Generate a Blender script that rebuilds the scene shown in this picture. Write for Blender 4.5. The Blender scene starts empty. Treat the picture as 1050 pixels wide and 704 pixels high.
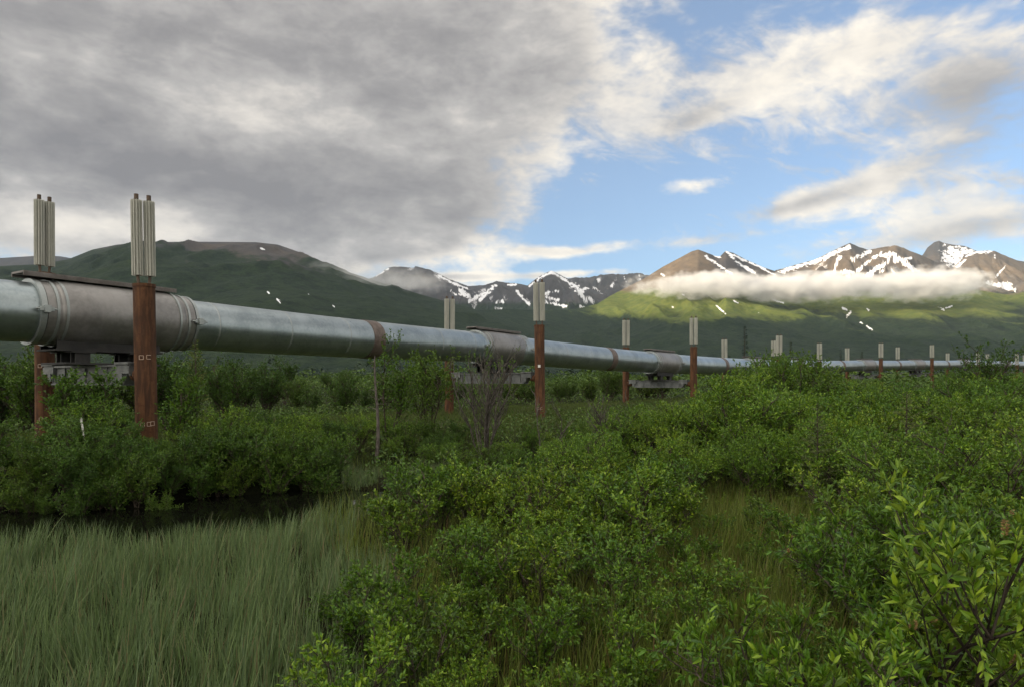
import bpy, math, random
import numpy as np
from mathutils import Vector

SC = bpy.context.scene
COL = SC.collection
R = math.radians

# ------------------------------------------------------------------ camera
EYE = 1.7            # eye height above the gravel pad (z = 0)
FPX, HZ = 683.0, 390.0   # focal length and horizon row, measured on a 1050 px wide print
cam_d = bpy.data.cameras.new('camera')
cam = bpy.data.objects.new('camera', cam_d)
COL.objects.link(cam)
cam.location = (0, 0, EYE)
cam.rotation_euler = (R(90), 0, 0)
cam_d.sensor_width = 36.0
cam_d.lens = 36.0 * FPX / 1050.0
cam_d.shift_y = (HZ - 352.0) / 1050.0
cam_d.clip_start = 0.1
cam_d.clip_end = 90000.0
SC.camera = cam

# ------------------------------------------------------------------ render settings
SC.render.engine = 'CYCLES'
SC.view_settings.view_transform = 'Standard'
SC.view_settings.look = 'None'
SC.view_settings.exposure = 0.40
SC.view_settings.gamma = 1.0
SC.view_settings.use_curve_mapping = False
SC.cycles.use_denoising = True
SC.cycles.max_bounces = 6
SC.cycles.diffuse_bounces = 1
SC.cycles.glossy_bounces = 3
SC.cycles.transmission_bounces = 4
SC.cycles.transparent_max_bounces = 8
SC.cycles.volume_bounces = 3
SC.cycles.volume_step_rate = 0.6
SC.cycles.volume_max_steps = 96
SC.cycles.use_adaptive_sampling = True
SC.cycles.adaptive_threshold = 0.015


# ------------------------------------------------------------------ node helpers
class S:
    """A socket that can be written in arithmetic."""
    def __init__(self, nt, s): self.nt, self.s = nt, s
    def _m(self, op, *a, clamp=False):
        n = self.nt.nodes.new('ShaderNodeMath'); n.operation = op; n.use_clamp = clamp
        for i, v in enumerate((self,) + a):
            if isinstance(v, S): self.nt.links.new(v.s, n.inputs[i])
            else: n.inputs[i].default_value = float(v)
        return S(self.nt, n.outputs[0])
    def __add__(self, o): return self._m('ADD', o)
    __radd__ = __add__
    def __mul__(self, o): return self._m('MULTIPLY', o)
    __rmul__ = __mul__
    def __sub__(self, o): return self._m('SUBTRACT', o)
    def __rsub__(self, o): return (self * -1.0) + o
    def __truediv__(self, o): return self._m('DIVIDE', o)
    def pow(self, o): return self._m('POWER', o)
    def exp(self): return self._m('EXPONENT')
    def sqrt(self): return self._m('SQRT')
    def abs(self): return self._m('ABSOLUTE')
    def max(self, o): return self._m('MAXIMUM', o)
    def min(self, o): return self._m('MINIMUM', o)
    def atan2(self, o): return self._m('ARCTAN2', o)
    def clamp(self): return self._m('ADD', 0.0, clamp=True)
    def step(self, lo, hi):
        n = self.nt.nodes.new('ShaderNodeMapRange'); n.interpolation_type = 'SMOOTHSTEP'
        self.nt.links.new(self.s, n.inputs[0])
        n.inputs[1].default_value = lo; n.inputs[2].default_value = hi
        return S(self.nt, n.outputs[0])

def put(nt, sock, v):
    if isinstance(v, S): nt.links.new(v.s, sock)
    elif isinstance(v, (tuple, list)):
        sock.default_value = tuple(v) + ((1.0,) if len(v) == 3 and len(sock.default_value) == 4 else ())
    else: sock.default_value = v

def comb(nt, x, y, z=0.0):
    n = nt.nodes.new('ShaderNodeCombineXYZ')
    for i, v in enumerate((x, y, z)): put(nt, n.inputs[i], v)
    return S(nt, n.outputs[0])

def sep(nt, v):
    n = nt.nodes.new('ShaderNodeSeparateXYZ'); nt.links.new(v.s, n.inputs[0])
    return [S(nt, o) for o in n.outputs]

def noise(nt, vec, scale, detail=5.0, rough=0.55, dist=0.0, w=None):
    n = nt.nodes.new('ShaderNodeTexNoise')
    if vec is not None: nt.links.new(vec.s, n.inputs['Vector'])
    n.inputs['Scale'].default_value = scale; n.inputs['Detail'].default_value = detail
    n.inputs['Roughness'].default_value = rough; n.inputs['Distortion'].default_value = dist
    return S(nt, n.outputs[0])

def mix(nt, f, a, b, mode='MIX'):
    n = nt.nodes.new('ShaderNodeMix'); n.data_type = 'RGBA'; n.blend_type = mode
    put(nt, n.inputs[0], f); put(nt, n.inputs[6], a); put(nt, n.inputs[7], b)
    return S(nt, n.outputs[2])

def vscale(nt, v, sx, sy, sz):
    n = nt.nodes.new('ShaderNodeVectorMath'); n.operation = 'MULTIPLY'
    nt.links.new(v.s, n.inputs[0]); n.inputs[1].default_value = (sx, sy, sz)
    return S(nt, n.outputs[0])

# ------------------------------------------------------------------ sky and sun
SUN_EL, SUN_AZ = R(13.0), R(-112.0)      # low evening sun, far left and a little behind the camera
world = bpy.data.worlds.new('World'); SC.world = world
world.use_nodes = True
wt = world.node_tree; wt.nodes.clear()
sky = wt.nodes.new('ShaderNodeTexSky'); sky.sky_type = 'NISHITA'
sky.sun_disc = False; sky.sun_elevation = SUN_EL; sky.sun_rotation = SUN_AZ
sky.altitude = 500; sky.air_density = 1.0; sky.dust_density = 0.15; sky.ozone_density = 3.5
tc = wt.nodes.new('ShaderNodeTexCoord')
D = S(wt, tc.outputs['Generated'])
dx, dy, dz = sep(wt, D)
hyp = (dx * dx + dy * dy).sqrt().max(1e-4)
AZ = dx.atan2(dy)                          # azimuth, clockwise from the view axis
EL = dz / hyp                              # tangent of the elevation
zz = dz.max(0.0) + 0.16
P = comb(wt, dx / zz, dy / zz, 0.0)        # the cloud deck seen in perspective
n_big = noise(wt, P, 0.9, 3.0, 0.5, 0.2)
n_mid = noise(wt, P, 2.1, 6.0, 0.60, 0.35)
n_puf = noise(wt, vscale(wt, D, 1.0, 1.0, 1.7), 7.5, 5.0, 0.58, 0.25)
n_fine = noise(wt, vscale(wt, D, 1.0, 1.0, 2.2), 22.0, 3.0, 0.6, 0.2)

def blob(px, py, sx, sy, w, rot=0.0):
    """A soft patch of cloud at one bearing and elevation."""
    a0 = math.atan((px - 525) / FPX); c = math.cos(a0)
    v0 = (HZ - py) / FPX * c
    ra, rv = sx / FPX * c * c, sy / FPX * c
    u, v = AZ - a0, EL - v0
    if rot:
        cr, sr = math.cos(R(rot)), math.sin(R(rot))
        u, v = u * cr + v * sr, v * cr - u * sr
    u, v = u * (1 / ra), v * (1 / rv)
    return ((u * u + v * v) * -1.0).exp() * w

def total(items):
    t = items[0]
    for i in items[1:]: t = t + i
    return t
COVER = total([
    blob(120, 60, 330, 170, 1.15), blob(430, 70, 190, 120, 0.75), blob(330, 190, 190, 70, 0.75), blob(90, 170, 260, 50, .35), blob(110, 228, 230, 42, 1.0), blob(310, 245, 130, 26, .9),
    blob(545, 40, 95, 80, 0.55), blob(455, 215, 70, 40, 0.35), blob(570, 165, 38, 24, 0.25), blob(440, 250, 45, 14, .35),
    blob(995, 90, 105, 55, 0.80), blob(880, 190, 150, 20, 0.58, 12), blob(1000, 225, 150, 30, .22), blob(760, 80, 190, 50, 0.30, 14), blob(900, 40, 120, 30, 0.35, 8),
    blob(700, 130, 62, 18, 0.78, 15), blob(703, 191, 46, 13, 1.0), blob(800, 216, 45, 10, 0.36, 10), blob(960, 243, 150, 20, 0.62, 6),
    blob(725, 246, 70, 7, 0.55, 4), blob(650, 60, 70, 60, .25),
    blob(470, 284, 34, 4, 0.75), blob(553, 283, 44, 5, 0.78), blob(625, 279, 40, 4, .68), blob(600, 257, 58, 6, 0.68, 8), blob(545, 257, 30, 6, 0.62),
    blob(705, 165, 95, 42, -0.55), blob(645, 205, 70, 55, -0.5), blob(640, 45, 40, 50, -0.30), blob(780, 240, 60, 14, -.2),
    (EL.step(0.55, 0.95)) * 0.75, (AZ.abs().step(0.75, 1.1)) * 0.75,
])
FIELD = COVER + (n_mid - 0.5) * 0.95 + (n_puf - 0.5) * 1.25 + (n_fine - 0.5) * 1.0
DENS0 = FIELD.step(0.08, 0.78)
# thin broken altocumulus drawn out by the wind
n_st = noise(wt, vscale(wt, comb(wt, dx / zz * 0.8 + dy / zz * 0.6, dy / zz * 0.8 - dx / zz * 0.6, 0.0), 3.0, 6.5, 1.0), 1.6, 5.0, 0.62, 0.5)
STREAK = ((n_st - 0.5) * 1.5 + (n_puf - 0.5) * 0.7 + total([blob(770, 85, 190, 62, 0.75, 12), blob(900, 130, 150, 50, .4, 10), blob(960, 230, 130, 34, 0.62, 8), blob(800, 215, 110, 16, .45, 12), blob(620, 110, 50, 60, .4), blob(990, 190, 90, 40, .5)])).step(0.28, 0.85)
DENS = (DENS0 + STREAK * 0.85 * (1.0 - DENS0)).clamp()
THICK = (COVER * 0.9 + (n_mid - 0.5) * 0.7 + (n_puf - 0.5) * 0.7).step(0.42, 1.0)
LIGHTEN = total([blob(60, 232, 120, 26, 0.9), blob(165, 222, 60, 22, 0.7), blob(250, 110, 120, 50, 0.35), blob(330, 105, 40, 25, .25),
                 blob(580, 165, 40, 30, 0.5), blob(440, 245, 50, 16, 0.5), blob(700, 190, 60, 16, .3), blob(900, 30, 160, 40, .35), blob(560, 270, 130, 20, 1.1), blob(700, 190, 40, 12, .4)]) \
          - total([blob(340, 205, 170, 30, 0.55), blob(130, 160, 200, 24, 0.35), blob(70, 60, 190, 70, .25), blob(985, 105, 80, 34, .25), blob(450, 60, 130, 60, .2), blob(880, 200, 90, 10, .25)])
BACKSKY = AZ.abs().step(0.95, 1.7) * 0.42 + EL.step(0.8, 1.6) * 0.22     # unseen cloud overhead and behind, made brighter to light the foreground
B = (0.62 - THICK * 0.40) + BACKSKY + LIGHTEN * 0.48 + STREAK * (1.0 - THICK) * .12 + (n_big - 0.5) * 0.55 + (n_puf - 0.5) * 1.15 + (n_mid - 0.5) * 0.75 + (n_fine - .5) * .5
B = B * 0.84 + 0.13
ramp = wt.nodes.new('ShaderNodeValToRGB'); wt.links.new(B.clamp().s, ramp.inputs[0])
cr = ramp.color_ramp
cr.elements[0].position = 0.0; cr.elements[0].color = (0.190, 0.183, 0.192, 1)
cr.elements[1].position = 1.0; cr.elements[1].color = (0.86, 0.80, 0.71, 1)
for p, c in ((0.25, (0.272, 0.262, 0.264)), (0.45, (0.385, 0.37, 0.365)), (0.70, (0.62, 0.585, 0.545))):
    e = cr.elements.new(p); e.color = c + (1,)
NIS = mix(wt, 1.0, S(wt, sky.outputs[0]), (0.15, 0.15, 0.15), 'MULTIPLY')
NIS = mix(wt, 0.22, NIS, (0.52, 0.60, 0.70))            # a little high haze over the blue
# extra gain on out-of-view cloud round the sun and overhead, as foreground fill light
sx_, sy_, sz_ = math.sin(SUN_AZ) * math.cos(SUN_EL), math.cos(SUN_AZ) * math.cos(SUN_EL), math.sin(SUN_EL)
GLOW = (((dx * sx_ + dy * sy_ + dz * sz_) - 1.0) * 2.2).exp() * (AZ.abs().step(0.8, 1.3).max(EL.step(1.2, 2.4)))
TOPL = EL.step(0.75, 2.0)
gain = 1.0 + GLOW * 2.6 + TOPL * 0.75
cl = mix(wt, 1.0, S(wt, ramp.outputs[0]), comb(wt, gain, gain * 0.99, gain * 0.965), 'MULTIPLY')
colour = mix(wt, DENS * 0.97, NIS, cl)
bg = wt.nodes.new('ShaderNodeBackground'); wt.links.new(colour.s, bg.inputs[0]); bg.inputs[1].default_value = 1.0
wo = wt.nodes.new('ShaderNodeOutputWorld'); wt.links.new(bg.outputs[0], wo.inputs[0])
world.cycles.sampling_method = 'MANUAL'; world.cycles.sample_map_resolution = 1024

sun_d = bpy.data.lights.new('sun', 'SUN'); sun_d.energy = 5.0; sun_d.angle = R(0.5); sun_d.color = (1.0, 0.80, 0.56)
sun = bpy.data.objects.new('sun', sun_d); COL.objects.link(sun)
SUN_DIR = Vector((math.sin(SUN_AZ) * math.cos(SUN_EL), math.cos(SUN_AZ) * math.cos(SUN_EL), math.sin(SUN_EL)))
sun.rotation_euler = SUN_DIR.to_track_quat('Z', 'Y').to_euler()

# ------------------------------------------------------------------ numpy helpers
def _hash(ix, iy, seed):
    h = (ix.astype(np.int64) * 374761393 + iy.astype(np.int64) * 668265263 + seed * 1442695041) & 0xffffffff
    h = ((h ^ (h >> 13)) * 1274126177) & 0xffffffff
    return (h ^ (h >> 16)) & 0xffffffff

def perlin(x, y, seed=0):
    x = np.asarray(x, float); y = np.asarray(y, float)
    ix, iy = np.floor(x), np.floor(y); fx, fy = x - ix, y - iy
    u, v = fx * fx * fx * (fx * (fx * 6 - 15) + 10), fy * fy * fy * (fy * (fy * 6 - 15) + 10)
    def g(ox, oy):
        a = _hash(ix + ox, iy + oy, seed) * (2 * math.pi / 4294967296.0)
        return np.cos(a) * (fx - ox) + np.sin(a) * (fy - oy)
    a = g(0, 0) * (1 - u) + g(1, 0) * u
    b = g(0, 1) * (1 - u) + g(1, 1) * u
    return (a * (1 - v) + b * v) * 1.5

def fbm(x, y, octv=5, seed=0, gain=0.5):
    t = 0; a = 1.0; f = 1.0
    for o in range(octv):
        t = t + a * perlin(x * f + 17.3 * o, y * f - 9.1 * o, seed + o); a *= gain; f *= 2.03
    return t

def ridged(x, y, octv=5, seed=0, gain=0.5):
    t = 0; a = 0.5; f = 1.0; w = 1.0
    for o in range(octv):
        n = (1 - np.abs(perlin(x * f + 31.7 * o, y * f + 5.3 * o, seed + o))) ** 2 * w
        t = t + a * n; w = np.clip(n * 1.6, 0, 1); a *= gain; f *= 2.05
    return t

def sstep(lo, hi, v):
    t = np.clip((v - lo) / (hi - lo), 0, 1)
    return t * t * (3 - 2 * t)

def mesh_np(name, V, faces, mat=None, smooth=False, parent=None, attrs=None, mats=None, mat_idx=None, link=True):
    """faces: list of (n, k) index arrays, k = 3 or 4."""
    me = bpy.data.meshes.new(name)
    V = np.asarray(V, np.float32)
    faces = [np.asarray(f, np.int32) for f in faces if len(f)]
    loops = np.concatenate([f.ravel() for f in faces])
    tot = np.concatenate([np.full(len(f), f.shape[1], np.int32) for f in faces])
    start = np.concatenate([[0], np.cumsum(tot)[:-1]]).astype(np.int32)
    me.vertices.add(len(V)); me.vertices.foreach_set('co', V.ravel())
    me.loops.add(len(loops)); me.loops.foreach_set('vertex_index', loops)
    me.polygons.add(len(tot)); me.polygons.foreach_set('loop_start', start)
    if mat_idx is not None: me.polygons.foreach_set('material_index', np.asarray(mat_idx, np.int32))
    me.polygons.foreach_set('use_smooth', np.full(len(tot), bool(smooth)))
    for k, a in (attrs or {}).items():
        at = me.attributes.new(k, 'FLOAT', 'POINT'); at.data.foreach_set('value', np.asarray(a, np.float32))
    me.update(calc_edges=True)
    for m in (mats or ([mat] if mat else [])): me.materials.append(m)
    o = bpy.data.objects.new(name, me)
    if link: COL.objects.link(o)
    if parent: o.parent = parent
    return o

def grid_faces(nr, nc, wrap=False):
    i = np.arange(nr - 1)[:, None]; j = np.arange(nc if wrap else nc - 1)[None, :]
    j2 = (j + 1) % nc
    return np.stack([i * nc + j, i * nc + j2, (i + 1) * nc + j2, (i + 1) * nc + j], -1).reshape(-1, 4)

def tag(o, label=None, cat=None, group=None, kind=None):
    if label: o['label'] = label
    if cat: o['category'] = cat
    if group: o['group'] = group
    if kind: o['kind'] = kind
    return o

def empty(name, loc, rz=0.0):
    o = bpy.data.objects.new(name, None); COL.objects.link(o)
    o.location = loc; o.rotation_euler = (0, 0, rz); o.empty_display_size = 0.2
    return o

def new_mat(name):
    m = bpy.data.materials.new(name); m.use_nodes = True
    nt = m.node_tree; nt.nodes.clear()
    out = nt.nodes.new('ShaderNodeOutputMaterial')
    return m, nt, out

def principled(nt, out, **kw):
    p = nt.nodes.new('ShaderNodeBsdfPrincipled')
    for k, v in kw.items(): put(nt, p.inputs[k.replace('_', ' ')], v)
    if out: nt.links.new(p.outputs[0], out.inputs[0])
    return p

def attr(nt, name):
    n = nt.nodes.new('ShaderNodeAttribute'); n.attribute_name = name
    return S(nt, n.outputs['Fac'])

def position(nt):
    return S(nt, nt.nodes.new('ShaderNodeNewGeometry').outputs['Position'])

def objcoord(nt):
    return S(nt, nt.nodes.new('ShaderNodeTexCoord').outputs['Object'])

def bump(nt, p, h, strength=0.3, dist=0.02):
    b = nt.nodes.new('ShaderNodeBump'); b.inputs['Strength'].default_value = strength; b.inputs['Distance'].default_value = dist
    nt.links.new(h.s, b.inputs['Height']); nt.links.new(b.outputs[0], p.inputs['Normal'])

# ------------------------------------------------------------------ the pipeline's line (used by the ground too)
# near-side and far-side posts of each support, metres
FRONT = [(-18.6, 0.2), (-8.6, 15.7), (1.32, 31.1), (12.4, 45.5), (23.9, 59.6), (34.4, 74.5), (47.9, 86.5), (61.8, 98.0), (76.3, 109.0), (91.0, 120.0), (106.0, 130.5)]
BACK = [(-22.5, 2.7), (-12.75, 18.2), (-3.25, 34.4), (8.3, 48.6), (20.0, 62.6), (30.4, 77.3), (45.3, 90.0), (58.9, 101.7), (73.6, 112.6), (88.2, 123.6), (103.2, 134.1)]
PIPE_Z = [3.36, 3.32, 3.30, 2.95, 2.97, 3.32, 3.70, 4.05, 4.40, 4.60, 4.80]
MID = [((a[0] + b[0]) / 2, (a[1] + b[1]) / 2) for a, b in zip(FRONT, BACK)]

def line_dist(x, y):
    x = np.asarray(x, float); y = np.asarray(y, float)
    d = np.full(x.shape, 1e9)
    pts = [(-60.0, -62.0)] + MID + [(200.0, 200.0)]
    for (ax, ay), (bx, by) in zip(pts[:-1], pts[1:]):
        ex, ey = bx - ax, by - ay; L = ex * ex + ey * ey
        t = np.clip(((x - ax) * ex + (y - ay) * ey) / L, 0, 1)
        d = np.minimum(d, np.hypot(x - ax - t * ex, y - ay - t * ey))
    return d

def pond(x, y):
    """1 in the open water, 0 on dry ground."""
    x = np.asarray(x, float); y = np.asarray(y, float)
    w = 0.7 * perlin(x * 0.6, y * 0.6, 5) + 0.35 * perlin(x * 1.7, y * 1.7, 6)
    f = np.full(x.shape, -9.0)
    for cx, cy, rx, ry, a in ((-6.0, 9.6, 3.2, 1.9, 0.15), (-3.6, 11.2, 3.0, 1.9, 0.25), (-9.6, 9.6, 3.2, 1.8, 0), (-2.0, 12.6, 1.5, 0.8, 0.1)):
        c, s = math.cos(a), math.sin(a)
        u, v = (x - cx) * c + (y - cy) * s, (y - cy) * c - (x - cx) * s
        f = np.maximum(f, 1 - np.hypot(u / rx, v / ry) + 0.22 * w)
    return sstep(-0.05, 0.22, f)

def ground_h(x, y):
    x = np.asarray(x, float); y = np.asarray(y, float)
    pad = sstep(8.5, 5.0, line_dist(x, y))
    h = -0.32 + 0.32 * pad + 0.10 * fbm(x * 0.35, y * 0.35, 3, 11) * (1 - pad * 0.8)
    h = h + 1.1 * sstep(62, 115, y) + 0.9 * sstep(70, 400, np.hypot(x, y)) * fbm(x / 140, y / 140, 2, 12)
    return h - 0.55 * pond(x, y)
WATER_Z = -0.44

# ------------------------------------------------------------------ ground
rad = np.concatenate([np.linspace(0.0, 24, 160), np.geomspace(24.3, 13300, 130)])
ang = np.linspace(0, 2 * math.pi, 480, endpoint=False)
RR, AA = np.meshgrid(rad, ang, indexing='ij')
gx, gy = RR * np.sin(AA), RR * np.cos(AA)
gz = ground_h(gx, gy)
gpad = sstep(7.5, 4.5, line_dist(gx, gy) + 0.8 * fbm(gx * 0.4, gy * 0.4, 3, 21))
mg, nt, out = new_mat('marsh_ground')
Pp = position(nt)
n1, n2, n3 = noise(nt, Pp, 0.5, 5), noise(nt, Pp, 6.0, 4), noise(nt, Pp, 40.0, 3)
soil = mix(nt, n2.step(0.35, 0.65), (0.010, 0.009, 0.005), (0.020, 0.022, 0.008))
moss = mix(nt, n1.step(0.4, 0.6), soil, (0.014, 0.024, 0.006))
padc = mix(nt, (n1 * 0.6 + n2 * 0.4).step(0.42, 0.58), (0.030, 0.046, 0.010), (0.060, 0.066, 0.028))
col = mix(nt, attr(nt, 'pad'), moss, padc)
col = mix(nt, attr(nt, 'wet_shade'), col, (0.003, 0.003, 0.002))  # wet pond bed, and the bank's shade under shrubs painted near-black
p = principled(nt, out, Base_Color=mix(nt, n3.step(0.3, 0.7) * 0.5, col, (0.015, 0.016, 0.008)), Roughness=0.95)
p.inputs['Specular IOR Level'].default_value = 0.05
bump(nt, p, n2 + n3 * 0.4, 0.6, 0.05)
tag(mesh_np('ground', np.stack([gx, gy, gz], -1).reshape(-1, 3), [grid_faces(len(rad), len(ang), True)[:, ::-1]], mg, True,
            attrs={'pad': gpad.ravel(), 'wet_shade': np.clip(pond(gx, gy) * 3 + sstep(13.5, 11.5, gy) * sstep(8, 10, gy) * (gx < -1) * (gx > -14), 0, 1).ravel()}), kind='structure')

mw, nt, out = new_mat('pond_water')
p = principled(nt, out, Base_Color=(0.004, 0.0045, 0.003), Roughness=0.03, IOR=1.333)
bump(nt, p, noise(nt, position(nt), 5.0, 2), 0.05, 0.02)
wx, wy = np.meshgrid(np.linspace(-14, 1, 40), np.linspace(5.5, 16, 24))
tag(mesh_np('water', np.stack([wx, wy, np.full(wx.shape, WATER_Z)], -1).reshape(-1, 3), [grid_faces(24, 40)], mw, True), kind='structure')

# ------------------------------------------------------------------ mountains
mm, nt, out = new_mat('mountain')
Pp = position(nt)
veg, snow, tone, forest = (attr(nt, k) for k in ('veg', 'snow', 'tone', 'forest'))
k1, k2, k3 = noise(nt, Pp, 1 / 420.0, 6, 0.6), noise(nt, Pp, 1 / 60.0, 6, 0.65), noise(nt, Pp, 1 / 14.0, 3, 0.6)
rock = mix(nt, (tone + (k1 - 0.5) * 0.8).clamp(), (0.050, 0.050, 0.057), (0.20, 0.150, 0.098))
rock = mix(nt, k2.step(0.35, 0.7) * 0.45, rock, (0.045, 0.042, 0.042))
tund = mix(nt, k2.step(0.3, 0.7), (0.060, 0.088, 0.022), (0.125, 0.145, 0.036))
wood = mix(nt, (k2 * 0.6 + k3 * 0.4).step(0.38, 0.62), (0.006, 0.015, 0.010), (0.021, 0.035, 0.017))
green = mix(nt, (forest + (k2 - 0.5) * 1.2 + (k1 - 0.5) * 1.1).step(0.30, 0.72), tund, wood)
land = mix(nt, (veg + (k2 - 0.5) * 1.1 + (k1 - .5) * .5).step(0.25, 0.75), rock, green)
sn = (snow + (k2 - 0.5) * 0.6 + (k3 - .5) * .4).step(0.40, 0.62)
p = principled(nt, out, Base_Color=mix(nt, sn, land, (0.74, 0.75, 0.78)), Roughness=0.95)
p.inputs['Specular IOR Level'].default_value = 0.1
bump(nt, p, k2 * 30.0 + k3 * 9.0, 0.55, 1.0)

def px_interp(pts, px, k):
    a = np.array(pts, float); return np.interp(px, a[:, 0], a[:, k])

def strokes(px, py, items, seed):
    """Snow lying in gullies and on ledges: polylines with a width, roughened by noise."""
    best = np.zeros(px.shape)
    nz = fbm(px / 7.0, py / 3.2, 3, seed) * 0.75 + fbm(px / 2.2, py / 1.2, 3, seed + 5) * 0.75
    for w, pts in items:
        for (ax, ay), (bx, by) in zip(pts[:-1], pts[1:]):
            ex, ey = bx - ax, by - ay; L = max(ex * ex + ey * ey, 1e-6)
            t = np.clip(((px - ax) * ex + (py - ay) * ey) / L, 0, 1)
            d = np.hypot(px - ax - t * ex, py - ay - t * ey) / w
            best = np.maximum(best, np.clip(0.93 - 0.60 * d + nz * 0.62, 0, 1) * (d < 2.6))
    return best

def mountain(name, crest, foot, back, step, rows, power, spur, spur_len, seed, veg_fn, tone_fn, snow_items=(), snow_noise=None, forest_fn=None, crest_jag=0.0):
    """crest: (print column, print row, distance m) along the skyline; the land falls from it to the foot and behind."""
    x0, x1 = crest[0][0], crest[-1][0]
    px = np.arange(x0, x1 + step, step)
    t = (px - 525) / FPX
    yc = px_interp(crest, px, 2); hy = px_interp(crest, px, 1)
    k = np.ones(5) / 5
    yc = np.convolve(np.pad(yc, 2, 'edge'), k, 'valid')
    hc = EYE + (HZ - hy) / FPX * yc
    hc = hc + crest_jag * fbm(t * yc / 60.0, yc * 0, 4, seed + 50) 
    yf = px_interp(foot, px, 1) if isinstance(foot, list) else np.full(px.shape, float(foot))
    sf = np.linspace(0, 1, rows) ** 0.8
    sb = np.linspace(0, 1, rows // 4)[1:]
    Y = np.concatenate([yf[None] + (yc - yf)[None] * sf[:, None], yc[None] + back * sb[:, None] * np.ones_like(px)[None]])
    s = np.concatenate([sf, 1 - sb])[:, None] * np.ones_like(px)[None]
    isb = np.concatenate([np.zeros(rows), np.ones(len(sb))])[:, None] * np.ones_like(px)[None]
    X = t[None] * Y
    wx = X + 0.35 * spur_len * fbm(X / spur_len / 2, Y / spur_len / 2, 3, seed + 7)
    sp = ridged(wx / spur_len, Y / spur_len * 0.45 + 3.1, 5, seed) - 0.42
    sp2 = ridged(wx / spur_len * 3.1, Y / spur_len * 0.8, 4, seed + 3) - 0.42
    env = np.clip(s, 0, 1) ** 0.7 * (1 - sstep(0.72, 1.0, s))
    Z = hc[None] * (s ** power) + spur * hc[None] * (sp + 0.28 * sp2) * env - 6 * (1 - s)
    PX = 525 + FPX * X / Y; PY = HZ - FPX * (Z - EYE) / Y
    n = fbm(X / 260.0, Y / 500.0, 5, seed + 20)
    V = np.stack([X, Y, Z], -1).reshape(-1, 3)
    sn = strokes(PX, PY, snow_items, seed + 30) if snow_items else np.zeros(PX.shape)
    if snow_noise is not None: sn = np.maximum(sn, snow_noise(PX, PY, s, sp, sp2, n))
    sn = sn * (1 - isb * 0.5)
    at = {'veg': np.clip(veg_fn(PX, PY, s, n, sp), 0, 1).ravel(), 'tone': np.clip(tone_fn(PX, PY, s, n, sp), 0, 1).ravel(),
          'snow': np.clip(sn, 0, 1).ravel(), 'forest': (np.clip(forest_fn(PX, PY, s, n, sp), 0, 1) if forest_fn else np.ones(PX.shape)).ravel()}
    return tag(mesh_np(name, V, [grid_faces(*PX.shape)[:, ::-1]], mm, True, attrs=at), kind='structure')

# far dark ridge at the left edge
mountain('mountain', [(-260, 285, 9500), (-120, 262, 9500), (-20, 266, 9500), (13, 264, 9500), (45, 262, 9400), (62, 263, 9400), (90, 268, 9400), (130, 285, 9400)],
         6500, 2500, 1.5, 60, 1.1, 0.25, 700, 101, lambda px, py, s, n, sp: 0.5 * (s < .6) , lambda px, py, s, n, sp: 0.0 * s,
         [(2.0, [(44, 265), (50, 264)]), (1.5, [(-30, 268), (-12, 272)])])
# the round green mountain
mountain('mountain', [(-420, 300, 5200), (-250, 292, 5200), (-100, 283, 5100), (0, 273, 5000), (40, 271, 5000), (70, 266, 5000), (95, 256, 5000), (120, 251, 5000), (150, 248.5, 5000), (200, 248, 5000), (262, 248.5, 5000),
                      (285, 251, 5000), (305, 258, 4900), (330, 268.5, 4800), (360, 280, 4700), (400, 293, 4500), (440, 304.5, 4300), (480, 315, 4100), (520, 328, 3900), (570, 345, 3600), (640, 372, 3300)],
         1250, 2600, 1.4, 190, 0.92, 0.17, 640, 202,
         lambda px, py, s, n, sp: 1.15 - sstep(264, 250, py) * 0.72 - sstep(285, 255, py) * 0.4 * (px > 190) - 0.45 * n * sstep(300, 262, py) - 0.5 * np.exp(-((px - 300 - (py - 262) * 0.9) / 42) ** 2) * sstep(305, 270, py),
         lambda px, py, s, n, sp: 0.12 + 0.15 * n, [(0.7, [(274, 299), (276, 301)]), (1.0, [(284, 307), (287, 310)]), (0.8, [(342, 314), (343, 315)]), (0.8, [(316, 301), (317, 302)]), (.7, [(266, 254), (272, 257)])],
         forest_fn=lambda px, py, s, n, sp: 0.95 + sstep(262, 292, py) * 0.2 + 0.3 * n - 0.4 * sp + 0.12)
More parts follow.
